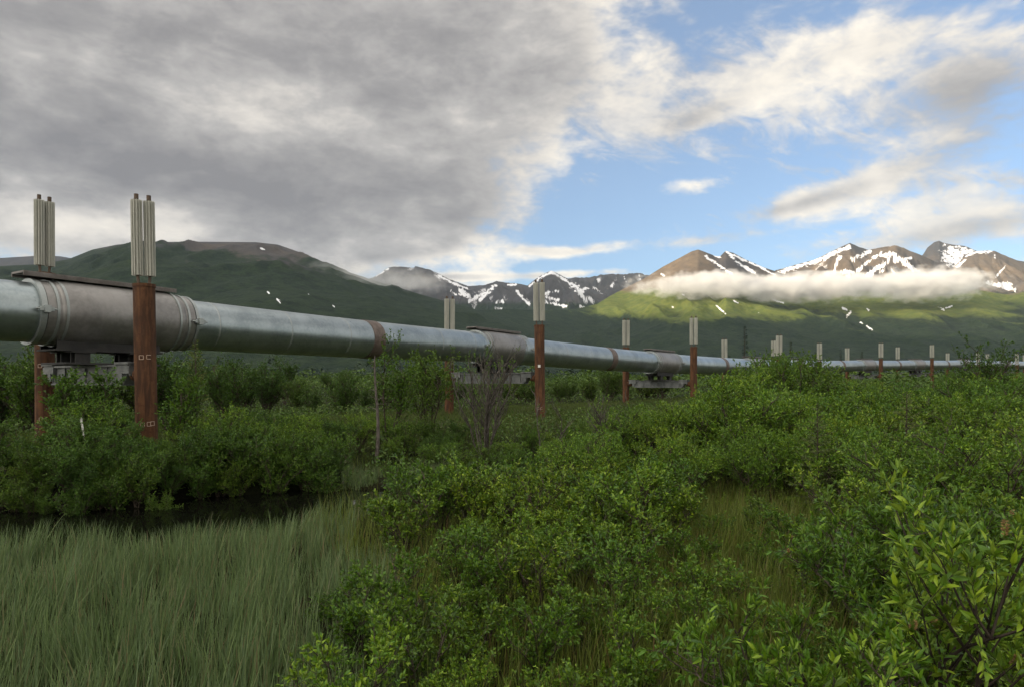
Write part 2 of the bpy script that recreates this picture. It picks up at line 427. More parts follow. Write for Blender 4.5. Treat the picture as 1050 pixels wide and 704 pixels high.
# the grey snow-streaked peaks in the middle distance
grey_snow = lambda px, py, s, sp, sp2, n: np.clip(0.28 + 0.9 * (-(sp2)) + 0.35 * n + 0.1 * (s - .6), 0, 1) * 0.62
mountain('mountain', [(290, 320, 9000), (350, 296, 9000), (384, 284, 9000), (399, 274, 9000), (412, 273.5, 9000), (424, 275, 9000), (426, 273, 9000), (440, 276.5, 9000), (448, 280, 9000), (461, 286.5, 9100), (480, 293.5, 9200),
                      (497, 292.5, 9200), (509, 288.5, 9100), (520, 290, 9100), (532, 291, 9100), (541, 293, 9000), (549, 286.5, 8900), (557, 281.5, 8900), (565, 277.5, 8900), (573, 281, 8900), (583, 286.5, 8900), (600, 294, 8900), (630, 306, 8900), (680, 322, 8900)],
         5200, 2200, 0.8, 150, 1.15, 0.36, 620, 303, lambda px, py, s, n, sp: sstep(304, 316, py) * 0.9, lambda px, py, s, n, sp: -0.05 + 0.1 * n,
         [(3.2, [(473, 299), (481, 304)]), (2.2, [(480, 309), (492, 303), (508, 294)]), (1.8, [(492, 308), (500, 301)]), (1.4, [(459, 288), (479, 296)]), (1.2, [(450, 283), (470, 293)]), (1.0, [(386, 283), (398, 276)]),
          (1.6, [(530, 298), (536, 306), (543, 312)]), (1.4, [(508, 310), (516, 309)]), (1.1, [(508, 316), (514, 317)]), (1.6, [(572, 282), (585, 291)]), (3.6, [(589, 293), (596, 300)]), (2.4, [(596, 302), (601, 308)]), (1.8, [(604, 305), (608, 310)]), (1.8, [(592, 297), (604, 295)]),
          (1.5, [(560, 305), (573, 308)]), (1.5, [(560, 310), (580, 314)]), (1.6, [(556, 302), (565, 299), (572, 298)]), (1.3, [(543, 293), (557, 283), (563, 281)]), (1.1, [(462, 298), (467, 302)]), (1.0, [(595, 314), (600, 316)]), (1.5, [(521, 292), (528, 292)])],
         grey_snow, crest_jag=5)
mountain('mountain', [(560, 292, 11000), (577, 287, 11000), (590, 284.5, 11000), (602, 285, 11000), (616, 282, 11000), (628, 281, 11000), (640, 281.5, 11000), (652, 280, 11000), (658, 280.5, 11000), (668, 284, 11000), (690, 288, 11000), (740, 300, 11000)],
         7500, 2200, 0.9, 110, 0.9, 0.3, 520, 404, lambda px, py, s, n, sp: 0 * s, lambda px, py, s, n, sp: -0.05 + 0.1 * n, [(1.2, [(626, 294), (632, 287)]), (1.0, [(607, 295), (616, 299)]), (0.9, [(640, 284), (642, 289)]), (0.9, [(655, 281), (656, 286)])],
         grey_snow, crest_jag=11)
# snowy peaks at the right, farthest first
mountain('mountain', [(900, 272, 10500), (930, 264, 10500), (946, 262, 10500), (951, 254, 10500), (958, 248.5, 10500), (963, 247, 10500), (967, 249, 10500), (977, 251, 10500), (990, 252.5, 10500), (999, 256.5, 10500), (1012, 262, 10500), (1060, 270, 10500), (1150, 285, 10500)],
         7800, 2200, 0.8, 110, 1.0, 0.12, 900, 505, lambda px, py, s, n, sp: 0 * s, lambda px, py, s, n, sp: 0.1 + 0.2 * n,
         [(9, [(975, 258), (982, 264)]), (6, [(970, 266), (985, 270)]), (5, [(986, 258), (995, 259)])])
mountain('mountain', [(930, 300, 9200), (960, 286, 9200), (976, 276, 9200), (990, 262.5, 9200), (1000, 258, 9200), (1012, 257, 9200), (1020, 257.5, 9200), (1030, 262, 9200), (1050, 270, 9200), (1110, 262, 9200), (1180, 280, 9200), (1250, 300, 9200)],
         6200, 2000, 0.8, 130, 1.1, 0.3, 600, 606, lambda px, py, s, n, sp: sstep(290, 305, py) * 0.6, lambda px, py, s, n, sp: 0.55 + 0.3 * n,
         [(1.6, [(981, 274), (990, 266)]), (1.8, [(990, 262), (1003, 259), (1016, 258)]), (1.0, [(1021, 284), (1031, 273)]), (2.6, [(1014, 291), (1026, 294), (1040, 297)]), (2.4, [(1024, 291), (1036, 292)]), (1.0, [(1020, 262), (1020, 266)]), (1.2, [(1028, 304), (1036, 306)])],
         lambda px, py, s, sp, sp2, n: np.clip(0.2 + 0.8 * (-sp2) + 0.3 * n, 0, 1) * 0.5, crest_jag=4)
mountain('mountain', [(720, 312, 7600), (760, 292, 7700), (795, 277.5, 7800), (808, 274, 7900), (820, 270.5, 8000), (834, 267, 8000), (845, 262, 8000), (858, 255.5, 8000), (866, 251.5, 8000), (872, 249.5, 8000), (880, 253, 8000), (890, 256.5, 8000), (903, 254, 7900), (912, 252.5, 7900), (919, 251.5, 7800),
                      (930, 256, 7800), (945, 262, 7700), (960, 269, 7700), (978, 276.5, 7600), (1000, 288, 7500), (1040, 300, 7400), (1100, 310, 7400)],
         5200, 2200, 0.8, 170, 1.15, 0.40, 640, 707, lambda px, py, s, n, sp: sstep(292, 305, py) * 0.7, lambda px, py, s, n, sp: 0.45 + 0.4 * n - 0.5 * sstep(264, 250, py) * (px < 895) * (px > 862),
         [(2.6, [(800, 279), (820, 272), (845, 265), (862, 256), (870, 254)]), (2.2, [(855, 283), (857, 272), (861, 263)]), (2.0, [(874, 266), (880, 263)]), (1.8, [(866, 286), (880, 277), (893, 266), (903, 260)]), (3.0, [(884, 287), (897, 277), (910, 269), (922, 266)]),
          (2.6, [(903, 262), (916, 260), (920, 265)]), (3.0, [(922, 266), (934, 274), (946, 283), (953, 290)]), (3.0, [(863, 280), (871, 278)]), (2.0, [(884, 262), (892, 258)]), (1.6, [(924, 266), (934, 265)]), (1.3, [(913, 275), (917, 280)]), (1.3, [(902, 279), (905, 277)])],
         lambda px, py, s, sp, sp2, n: np.clip(0.3 + 0.9 * (-sp2) + 0.3 * n + .25 * sstep(860, 800, px) * sstep(285, 275, py), 0, 1) * 0.6, crest_jag=4)
# the brown mountain and the long green slope in front of everything
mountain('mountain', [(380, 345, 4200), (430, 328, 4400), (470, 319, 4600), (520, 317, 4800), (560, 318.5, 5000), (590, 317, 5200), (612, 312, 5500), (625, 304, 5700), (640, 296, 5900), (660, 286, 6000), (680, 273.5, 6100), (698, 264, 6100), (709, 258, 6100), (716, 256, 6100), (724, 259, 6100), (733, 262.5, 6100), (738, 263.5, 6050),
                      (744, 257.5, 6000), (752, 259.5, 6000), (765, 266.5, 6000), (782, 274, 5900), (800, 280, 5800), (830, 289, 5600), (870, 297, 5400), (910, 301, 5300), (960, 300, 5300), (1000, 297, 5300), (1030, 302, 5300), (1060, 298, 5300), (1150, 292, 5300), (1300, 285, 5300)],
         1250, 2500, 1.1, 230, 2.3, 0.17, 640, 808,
         lambda px, py, s, n, sp: sstep(294, 304, py + 6 * n) + 0.4 * (px < 600) - 0.25 * np.clip(n, 0, 1) * sstep(325, 305, py),
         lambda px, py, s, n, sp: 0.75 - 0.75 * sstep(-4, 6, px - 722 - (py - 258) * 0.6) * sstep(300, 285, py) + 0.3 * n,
         [(1.5, [(724, 263), (738, 273), (750, 281)]), (1.6, [(746, 259), (757, 270), (770, 279)]), (1.3, [(749, 260), (765, 268), (785, 276)]), (1.6, [(757, 270), (764, 274), (774, 280)]), (1.1, [(782, 276), (795, 282)]), (1.3, [(678, 281), (680, 283)]), (1.2, [(732, 262), (738, 264)]),
          (.8, [(734, 313), (744, 322)]), (1.0, [(752, 308), (757, 311)]), (0.9, [(792, 307), (803, 311)]), (1.1, [(864, 316), (872, 320)]), (1.1, [(872, 320), (868, 325)]), (1.0, [(882, 331), (885, 332)]), (.9, [(888, 334), (894, 338)]), (1.0, [(889, 316), (891, 319)]), (1.2, [(962, 315), (968, 318)]), (.8, [(970, 316), (976, 314)]),
          (0.8, [(700, 302), (703, 303)]), (0.7, [(688, 315), (690, 315)]), (.7, [(776, 319), (778, 320)])],
         forest_fn=lambda px, py, s, n, sp: sstep(306, 345, py + 8 * n) * 0.95 + 0.1 + 0.45 * sstep(640, 560, px) - 0.45 * sp)

# ------------------------------------------------------------------ unseen cloud bank, added and shaped to keep the sun off the valley
hx, hy_ = math.sin(SUN_AZ), math.cos(SUN_AZ)
p_ = np.linspace(-9000, 15000, 220); th = np.linspace(0, 2 * math.pi, 64, endpoint=False)
PPp, TH = np.meshgrid(p_, th, indexing='ij')
SHADE = 950.0
BANK = 22000.0
top = SHADE + 40 * sstep(3800, 3000, PPp) + 260 * sstep(4500, 5000, PPp) + BANK * math.tan(SUN_EL) + 2600 * sstep(6500, 7600, PPp)
low = 3200.0
sq = lambda a: np.sign(a) * np.abs(a) ** 0.6
hh = BANK + 1100 * sq(np.cos(TH)) + 260 * fbm(PPp / 900, TH * 2.0, 4, 61)
zc = (top + low) / 2 + (top - low) / 2 * sq(np.sin(TH)) + 70 * fbm(PPp / 700, hh / 900, 4, 62)
mc, nt, out = new_mat('shade_cloud_body')
principled(nt, out, Base_Color=(0.8, 0.8, 0.82), Roughness=1.0)
CV = np.stack([hx * hh + hy_ * PPp, hy_ * hh - hx * PPp, zc], -1).reshape(-1, 3)
cap0 = len(CV); CV = np.concatenate([CV, [CV[:64].mean(0)], [CV[-64:].mean(0)]])
j = np.arange(64); e = (len(p_) - 1) * 64
tag(mesh_np('shade_cloud_bank', CV, [grid_faces(len(p_), 64, True), np.stack([np.full(64, cap0), (j + 1) % 64, j], -1), np.stack([np.full(64, cap0 + 1), e + j, e + (j + 1) % 64], -1)], mc, True), kind='structure')

# ------------------------------------------------------------------ air
mh, nt, out = new_mat('haze_air')
pv = nt.nodes.new('ShaderNodeVolumePrincipled'); pv.inputs['Color'].default_value = (0.72, 0.86, 1.0, 1); pv.inputs['Density'].default_value = 1.35e-5; pv.inputs['Anisotropy'].default_value = 0.0
nt.links.new(pv.outputs[0], out.inputs['Volume'])
q = 13900.0
HV = [(x, y, z) for z in (-3.0, 2600.0) for y in (-q, q) for x in (-q, q)]
tag(mesh_np('haze', HV, [np.array([(0, 2, 3, 1), (4, 5, 7, 6), (0, 1, 5, 4), (2, 6, 7, 3), (0, 4, 6, 2), (1, 3, 7, 5)])], mh), kind='stuff')

def fog(name, px0, px1, py0, py1, y0, y1, dens, scale, seed, flat=1.0):
    """A bank of low cloud lying against a slope: a rounded closed body filled with uneven vapour."""
    ym = (y0 + y1) / 2; xa, xb = (px0 - 525) / FPX * ym, (px1 - 525) / FPX * ym
    za, zb = EYE + (HZ - py1) / FPX * ym, EYE + (HZ - py0) / FPX * ym
    nu, nv = 24, 48
    ph, tha = np.meshgrid(np.linspace(-math.pi / 2, math.pi / 2, nu), np.linspace(0, 2 * math.pi, nv, endpoint=False), indexing='ij')
    V = np.stack([np.cos(ph) * np.cos(tha), np.cos(ph) * np.sin(tha), np.sin(ph)], -1).reshape(-1, 3)
    m, nt, out = new_mat(name)
    oc = objcoord(nt); x, y, z = sep(nt, oc)
    Pw = position(nt)
    n1, n2 = noise(nt, vscale(nt, Pw, 0.6, 1, 1.7), 1 / scale, 4, 0.6), noise(nt, vscale(nt, Pw, 1, 1, 1.2), 3.2 / scale, 2, 0.6)
    r = (x * x + y * y + z * z).sqrt()
    d = ((1.0 - r) * 1.5 + (n1 - 0.5) * 2.9 + (n2 - 0.5) * 2.1).step(0.22, 1.15)
    pv = nt.nodes.new('ShaderNodeVolumePrincipled'); pv.inputs['Color'].default_value = (0.98, 0.98, 0.98, 1); pv.inputs['Anisotropy'].default_value = 0.0
    put(nt, pv.inputs['Density'], d * (r.step(1.0, 0.86)) * dens)
    nt.links.new(pv.outputs[0], out.inputs['Volume'])
    o = mesh_np(name, V, [grid_faces(nu, nv, True)], m, True)
    o.location = ((xa + xb) / 2, ym, (za + zb) / 2); o.scale = ((xb - xa) / 2, (y1 - y0) / 2, (zb - za) / 2)
    return tag(o, kind='stuff')
fog('fog', 630, 820, 275, 309, 4450, 5050, 0.013, 260, 1)
fog('fog', 730, 930, 277, 313, 4450, 5050, 0.017, 320, 2)
fog('fog', 850, 1045, 271, 313, 4450, 5050, 0.014, 260, 5)
fog('mist', 300, 450, 264, 306, 3300, 4100, 0.0020, 260, 3)
fog('mist', 380, 470, 278, 304, 6300, 7600, 0.0009, 300, 4)

# ------------------------------------------------------------------ solid-shape helpers
class MB:
    """Collects boxes, tubes and lathed shapes and links them as one mesh object."""
    def __init__(self): self.v, self.f3, self.f4, self.n = [], [], [], 0
    def add(self, V, quads=(), tris=()):
        self.v.append(np.asarray(V, float))
        if len(quads): self.f4.append(np.asarray(quads, int) + self.n)
        if len(tris): self.f3.append(np.asarray(tris, int) + self.n)
        self.n += len(V)
    def box(self, c, s, rz=0.0, axes=None, taper=None):
        q = np.array([[x, y, z] for z in (-1, 1) for y in (-1, 1) for x in (-1, 1)], float) * np.array(s) / 2
        if taper is not None: q[:4, 0] *= taper        # shorter underside
        if axes is not None: q = q @ np.array(axes)
        elif rz: q = q @ np.array([[math.cos(rz), math.sin(rz), 0], [-math.sin(rz), math.cos(rz), 0], [0, 0, 1]])
        self.add(q + np.array(c), [(0, 2, 3, 1), (4, 5, 7, 6), (0, 1, 5, 4), (2, 6, 7, 3), (0, 4, 6, 2), (1, 3, 7, 5)])
    def tube(self, pts, rad, n=8, cap=True):
        pts = np.asarray(pts, float); rad = np.broadcast_to(np.asarray(rad, float), (len(pts),))
        d = np.gradient(pts, axis=0); d /= np.linalg.norm(d, axis=1, keepdims=True) + 1e-12
        up = np.array([0, 0, 1.0]) if abs(d[0][2]) < 0.9 else np.array([1.0, 0, 0])
        a = np.linspace(0, 2 * math.pi, n, endpoint=False)
        V = []
        for p, t, r in zip(pts, d, rad):
            x = np.cross(up, t); x /= np.linalg.norm(x) + 1e-12; y = np.cross(t, x)
            V.append(p + r * (np.cos(a)[:, None] * x + np.sin(a)[:, None] * y))
        V = np.concatenate(V)
        q = grid_faces(len(pts), n, True)
        t3 = []
        if cap:
            V = np.concatenate([V, [pts[0]], [pts[-1]]]); j = np.arange(n); e = (len(pts) - 1) * n
            t3 = np.concatenate([np.stack([np.full(n, len(V) - 2), (j + 1) % n, j], -1), np.stack([np.full(n, len(V) - 1), e + j, e + (j + 1) % n], -1)])
        self.add(V, q, t3)
    def lathe(self, o, axes, prof, n=40):
        """prof: (distance along axes[0], radius)."""
        a = np.linspace(0, 2 * math.pi, n, endpoint=False); A = np.array(axes)
        V = np.concatenate([np.array(o) + t * A[0] + r * (np.cos(a)[:, None] * A[1] + np.sin(a)[:, None] * A[2]) for t, r in prof])
        self.add(V, grid_faces(len(prof), n, True))
    def build(self, name, mat, parent=None, smooth=False, bevel=0.0):
        f = []
        if self.f4: f.append(np.concatenate(self.f4))
        if self.f3: f.append(np.concatenate(self.f3))
        o = mesh_np(name, np.concatenate(self.v), f, mat, smooth, parent)
        if bevel:
            b = o.modifiers.new('bevel', 'BEVEL'); b.width = bevel; b.segments = 2; b.limit_method = 'ANGLE'
        return o

def auto_smooth(o, ang=35):
    me = o.data
    import bmesh
    bm = bmesh.new(); bm.from_mesh(me)
    for e in bm.edges:
        if len(e.link_faces) == 2 and e.calc_face_angle(0) > R(ang): e.smooth = False
    bm.to_mesh(me); bm.free()
    return o

# ------------------------------------------------------------------ metals
def metal(name, a, b, rough, metallic, scale=3.0, streak=(1, 1, 1)):
    m, nt, out = new_mat(name)
    q = vscale(nt, objcoord(nt), *streak)
    n1, n2 = noise(nt, q, scale, 6, 0.6), noise(nt, q, scale * 9, 4, 0.6)
    f = (n1 * 0.65 + n2 * 0.35).step(0.36, 0.64)
    p = principled(nt, out, Base_Color=mix(nt, f, a, b), Metallic=metallic, Roughness=(n2 - 0.5) * 0.25 + rough)
    bump(nt, p, n2, 0.08, 0.01)
    return m
m_pipe = metal('galvanised_jacket', (0.25, 0.295, 0.31), (0.37, 0.42, 0.435), 0.33, 0.88, 1.3)
m_saddle = metal('weathered_shell', (0.185, 0.18, 0.174), (0.28, 0.272, 0.262), 0.42, 0.65, 1.1)
m_band = metal('rusty_band', (0.085, 0.062, 0.05), (0.17, 0.135, 0.115), 0.6, 0.35, 4.0)
m_plate = metal('dull_plate', (0.10, 0.088, 0.08), (0.17, 0.155, 0.145), 0.55, 0.4, 3.0)
m_ring = metal('grey_strap', (0.28, 0.31, 0.31), (0.36, 0.385, 0.38), 0.45, 0.7, 3.0)
m_beam = metal('galvanised_beam', (0.085, 0.093, 0.093), (0.165, 0.172, 0.168), 0.65, 0.25, 3.0)
m_dark = metal('dark_steel', (0.02, 0.02, 0.02), (0.04, 0.038, 0.036), 0.7, 0.3, 4.0)
m_fin = metal('weathered_fin', (0.36, 0.365, 0.32), (0.52, 0.52, 0.46), 0.6, 0.15, 2.0, (4, 4, 0.6))
m_rod = metal('brown_rod', (0.06, 0.042, 0.03), (0.11, 0.075, 0.05), 0.7, 0.2, 5.0)
m_mark = metal('paint_mark', (0.34, 0.24, 0.18), (0.46, 0.35, 0.28), 0.8, 0.0, 9.0)
m_white = metal('white_paint', (0.62, 0.62, 0.58), (0.72, 0.72, 0.68), 0.7, 0.0, 9.0)

m_rust, nt, out = new_mat('rusted_post')
q = objcoord(nt)
r1, r2, r3 = noise(nt, vscale(nt, q, 5, 5, 0.7), 1.6, 6, 0.65, 0.3), noise(nt, q, 11, 6, 0.65), noise(nt, vscale(nt, q, 1, 1, .5), 2.2, 4)
c = mix(nt, r1.step(0.36, 0.64), (0.048, 0.024, 0.014), (0.120, 0.056, 0.026))
c = mix(nt, r2.step(0.50, 0.70) * 0.75, c, (0.06, 0.024, 0.014))
c = mix(nt, r3.step(0.56, 0.7) * 0.45, c, (0.15, 0.08, 0.046))
p = principled(nt, out, Base_Color=c, Roughness=0.86); p.inputs['Specular IOR Level'].default_value = 0.25
bump(nt, p, r2, 0.35, 0.01)

# ------------------------------------------------------------------ the pipeline and its saddles
pipeline = empty('pipeline', (MID[1][0], MID[1][1], 0.0))
tag(pipeline, 'long grey insulated steel pipe crossing the scrubland on rusty posts', 'pipeline')
P0 = np.array([MID[1][0], MID[1][1], 0.0])
CEN = np.array([(x, y, z) for (x, y), z in zip(MID, PIPE_Z)]) - P0
path = [CEN[0] - (CEN[1] - CEN[0]) * 1.2]
for a, b in zip(CEN[:-1], CEN[1:]):
    for t in np.linspace(0, 1, 13)[:-1]:
        path.append(a + (b - a) * t + np.array([0, 0, -0.05 * math.sin(math.pi * t)]))
path += [CEN[-1], CEN[-1] + (CEN[-1] - CEN[-2]) * 1.0]
mb = MB(); mb.tube(path, 0.705, 56); auto_smooth(mb.build('pipe_jacket', m_pipe, pipeline, True))

def frame_at(i):
    d = CEN[min(i + 1, len(CEN) - 1)] - CEN[max(i - 1, 0)]; d[2] *= 1.0; d = d / np.linalg.norm(d)
    side = np.cross(d, [0, 0, 1.0]); side /= np.linalg.norm(side); up = np.cross(side, d)
    return d, side, up                                   # side points to the camera's side of the pipe

for i in range(len(CEN) - 1):                            # rusty joint bands and thin jacket seams between the supports
    a, b = CEN[i], CEN[i + 1]; d = (b - a) / np.linalg.norm(b - a)
    s = np.cross(d, [0, 0, 1.0]); s /= np.linalg.norm(s); u = np.cross(s, d)
    t = 0.53 if i == 1 else 0.60
    mb = MB(); o = a + (b - a) * t + np.array([0, 0, -0.05 * math.sin(math.pi * t)])
    mb.lathe(o, (d, s, u), [(-0.30, 0.704), (-0.30, 0.722), (0.30, 0.722), (0.30, 0.704)], 48)
    auto_smooth(mb.build('joint_band', m_band, pipeline, True))
    for t in (0.17, 0.31, 0.45, 0.74, 0.87):
        mb = MB(); o = a + (b - a) * t + np.array([0, 0, -0.05 * math.sin(math.pi * t)])
        mb.lathe(o, (d, s, u), [(-0.025, 0.703), (-0.02, 0.711), (0.02, 0.711), (0.025, 0.703)], 48)
        mb.build('jacket_seam', m_ring, pipeline, True)

def make_saddle():
    """Saddle in its own axes: x along the pipe, y to the camera's side, z up."""
    ax = ((1, 0, 0), (0, 1, 0), (0, 0, 1)); O = (0, 0, 0); g = []
    mb = MB(); mb.lathe(O, ax, [(-1.32, 0.70), (-1.32, 0.765), (-1.02, 0.765), (-0.98, 0.785), (-0.72, 0.812), (1.75, 0.812), (2.02, 0.785), (2.06, 0.765), (2.34, 0.765), (2.34, 0.70)], 56)
    sh = auto_smooth(mb.build('saddle', m_saddle, None, True), 20); g.append(sh)
    for x0, x1, r in ((-1.46, -1.34, 0.782), (-0.94, -0.88, 0.80), (-1.14, -1.08, 0.79), (1.86, 1.91, 0.83), (2.12, 2.18, 0.79), (2.36, 2.44, 0.775)):
        mb = MB(); mb.lathe(O, ax, [(x0, 0.695), (x0, r), (x1, r), (x1, 0.695)], 56)
        g.append(auto_smooth(mb.build('strap', m_ring, sh, True)))
    mb = MB(); mb.box((0.20, 0.0, 0.90), (3.70, 0.62, 0.05)); mb.box((0.20, 0.30, 0.86), (3.70, 0.03, 0.10)); mb.box((0.20, -0.30, 0.86), (3.70, 0.03, 0.10)); mb.box((0.4, 0, 0.853), (2.6, 0.2, 0.05))
    g.append(mb.build('ridge_plate', m_plate, sh, bevel=0.006))
    for x in (-1.40, 2.40):
        mb = MB(); mb.box((x, 0.84, 0.02), (0.30, 0.10, 0.10)); mb.box((x, 0.88, 0.02), (0.12, 0.12, 0.17)); mb.tube([(x - 0.22, 0.86, 0.02), (x + 0.22, 0.86, 0.02)], 0.022, 8)
        g.append(mb.build('latch', m_ring, sh, bevel=0.006))
    mb = MB()                                            # skirt under the shell that the shoe is bolted to
    for y in (-0.42, 0.42): mb.box((0.25, y, -0.76), (2.5, 0.04, 0.30))
    mb.box((0.25, 0, -0.885), (2.6, 1.0, 0.04)); g.append(mb.build('skirt', m_dark, sh))
    for x in (-0.45, 0.95):
        for y in (-0.36, 0.36):
            mb = MB(); mb.box((x, y, -0.92), (0.56, 0.34, 0.035)); mb.box((x, y, -1.06), (0.06, 0.26, 0.25)); mb.box((x, y + 0.11, -1.06), (0.34, 0.04, 0.25)); mb.box((x, y - 0.11, -1.06), (0.34, 0.04, 0.25))
            for bx in (-0.2, 0.2): mb.tube([(x + bx, y + 0.10, -0.90), (x + bx, y + 0.10, -0.87)], 0.03, 6)
            g.append(mb.build('shoe_leg', m_dark, sh))
    mb = MB(); mb.box((0.25, 0, -1.205), (2.3, 1.25, 0.05)); g.append(mb.build('slide_plate', m_dark, sh, bevel=0.005))
    return sh
proto_saddle = make_saddle()
def copy_tree(o, parent=None):
    c = o.copy(); COL.objects.link(c); c.parent = parent
    for ch in list(o.children): copy_tree(ch, c)
    return c
from mathutils import Matrix
for i in range(1, len(CEN)):
    o = proto_saddle if i == 1 else copy_tree(proto_saddle)
    o.parent = pipeline
    d, s, u = frame_at(i)
    c = CEN[i]
    o.matrix_local = Matrix(((d[0], s[0], u[0], c[0]), (d[1], s[1], u[1], c[1]), (d[2], s[2], u[2], c[2]), (0, 0, 0, 1)))

# ------------------------------------------------------------------ supports: two piles, a crossbeam and four finned heat pipes each
F_TOP = [6.0, 5.93, 6.25, 5.96, 5.70, 5.84, 6.50, 6.90, 6.25, 6.5, 6.7]
B_TOP = [6.5, 6.60, 5.90, 6.08, 5.54, 6.30, 6.05, 6.76, 6.30, 6.6, 6.8]
SUPPORT_LABEL = {
    1: 'nearest pair of rusty posts under the big saddle, at the left of the photo',
    2: 'second pair of rusty posts, behind the bare twiggy bush',
    3: 'third pair of rusty posts from the camera, next beyond the bare twiggy bush',
    4: 'fourth pair of rusty posts, beside the dead grey spruce pole',
    5: 'fifth pair of rusty posts, half hidden by the leafy mound on the pipe',
    6: 'sixth pair of rusty posts, by the two small dark spruces',
    7: 'seventh pair of rusty posts, last whose tall fins rise clear of the scrub',
    8: 'eighth pair of rusty posts, half lost behind the small tree at right',
    9: 'ninth pair of rusty posts, far down the line behind the small tree',
    10: 'farthest pair of rusty posts at the vanishing end of the pipeline'}
def fin_ring(r_out, r_in, n=12):
    a = []
    for k in range(n):
        c = 2 * math.pi * k / n
        a += [(c - 0.055, r_out), (c + 0.055, r_out), (c + 0.10, r_in), (c + 2 * math.pi / n - 0.10, r_in)]
    return a
def make_post(parent, x, y, top, fin_top, tilt, fin_rot, sepn, marks, rng):
    g = float(ground_h(x, y)) - 0.25
    mb = MB()
    mb.tube([(0, 0, 0), (0, 0, top - g)], 0.235, 28); mb.tube([(0, 0, top - g - 0.06), (0, 0, top - g + 0.012)], 0.248, 28)
    po = auto_smooth(mb.build('post', m_rust, parent, True)); po.location = (x, y, g); po.rotation_euler = tilt
    fr = np.array(fin_ring(0.124, 0.066))
    for k in (-1, 1):
        cx, cy = math.cos(fin_rot) * sepn / 2 * k, math.sin(fin_rot) * sepn / 2 * k
        z0, z1 = top - g - 0.05, fin_top - g
        hp = MB(); hp.tube([(cx * .8, cy * .8, z0), (cx, cy, z0 + 0.30), (cx, cy, z1 + 0.10)], 0.034, 10); hp.tube([(cx, cy, z1 + 0.02), (cx, cy, z1 + 0.14)], 0.05, 10)
        h = auto_smooth(hp.build('heat_pipe', m_rod, po, True))
        fm = MB(); zz = [z0 + 0.26, z1]
        V = [(cx + r * math.cos(a), cy + r * math.sin(a), z) for z in zz for a, r in fr]
        n = len(fr); j = np.arange(n)
        V += [(cx, cy, zz[0]), (cx, cy, zz[1])]
        fm.add(V, grid_faces(2, n, True), np.concatenate([np.stack([np.full(n, 2 * n), (j + 1) % n, j], -1), np.stack([np.full(n, 2 * n + 1), n + j, n + (j + 1) % n], -1)]))
        fm.build('radiator_fin', m_fin, h)
    for (zm, ang, kind) in marks:                        # small painted squares
        mk = MB(); ca, sa = math.cos(ang), math.sin(ang); s = 0.045
        def strip(u0, v0, w, h_):
            # bent round the post: short boxes tangent to it
            a2 = ang + u0 / 0.24
            mk.box((0.240 * math.cos(a2), 0.240 * math.sin(a2), zm - g + v0), (w, 0.008, h_), a2 + math.pi / 2)
        if kind == 'plate':
            strip(0, 0, 0.12, 0.12); mk.build('marker_plate', m_white, po)
        else:
            strip(-s, 0, 0.014, 2 * s); strip(0, -s, 2 * s, 0.014); strip(0, s, 2 * s, 0.014)
            if kind == 'square': strip(s, 0, 0.014, 2 * s)
            mk.build('paint_mark', m_mark, po)
    return po

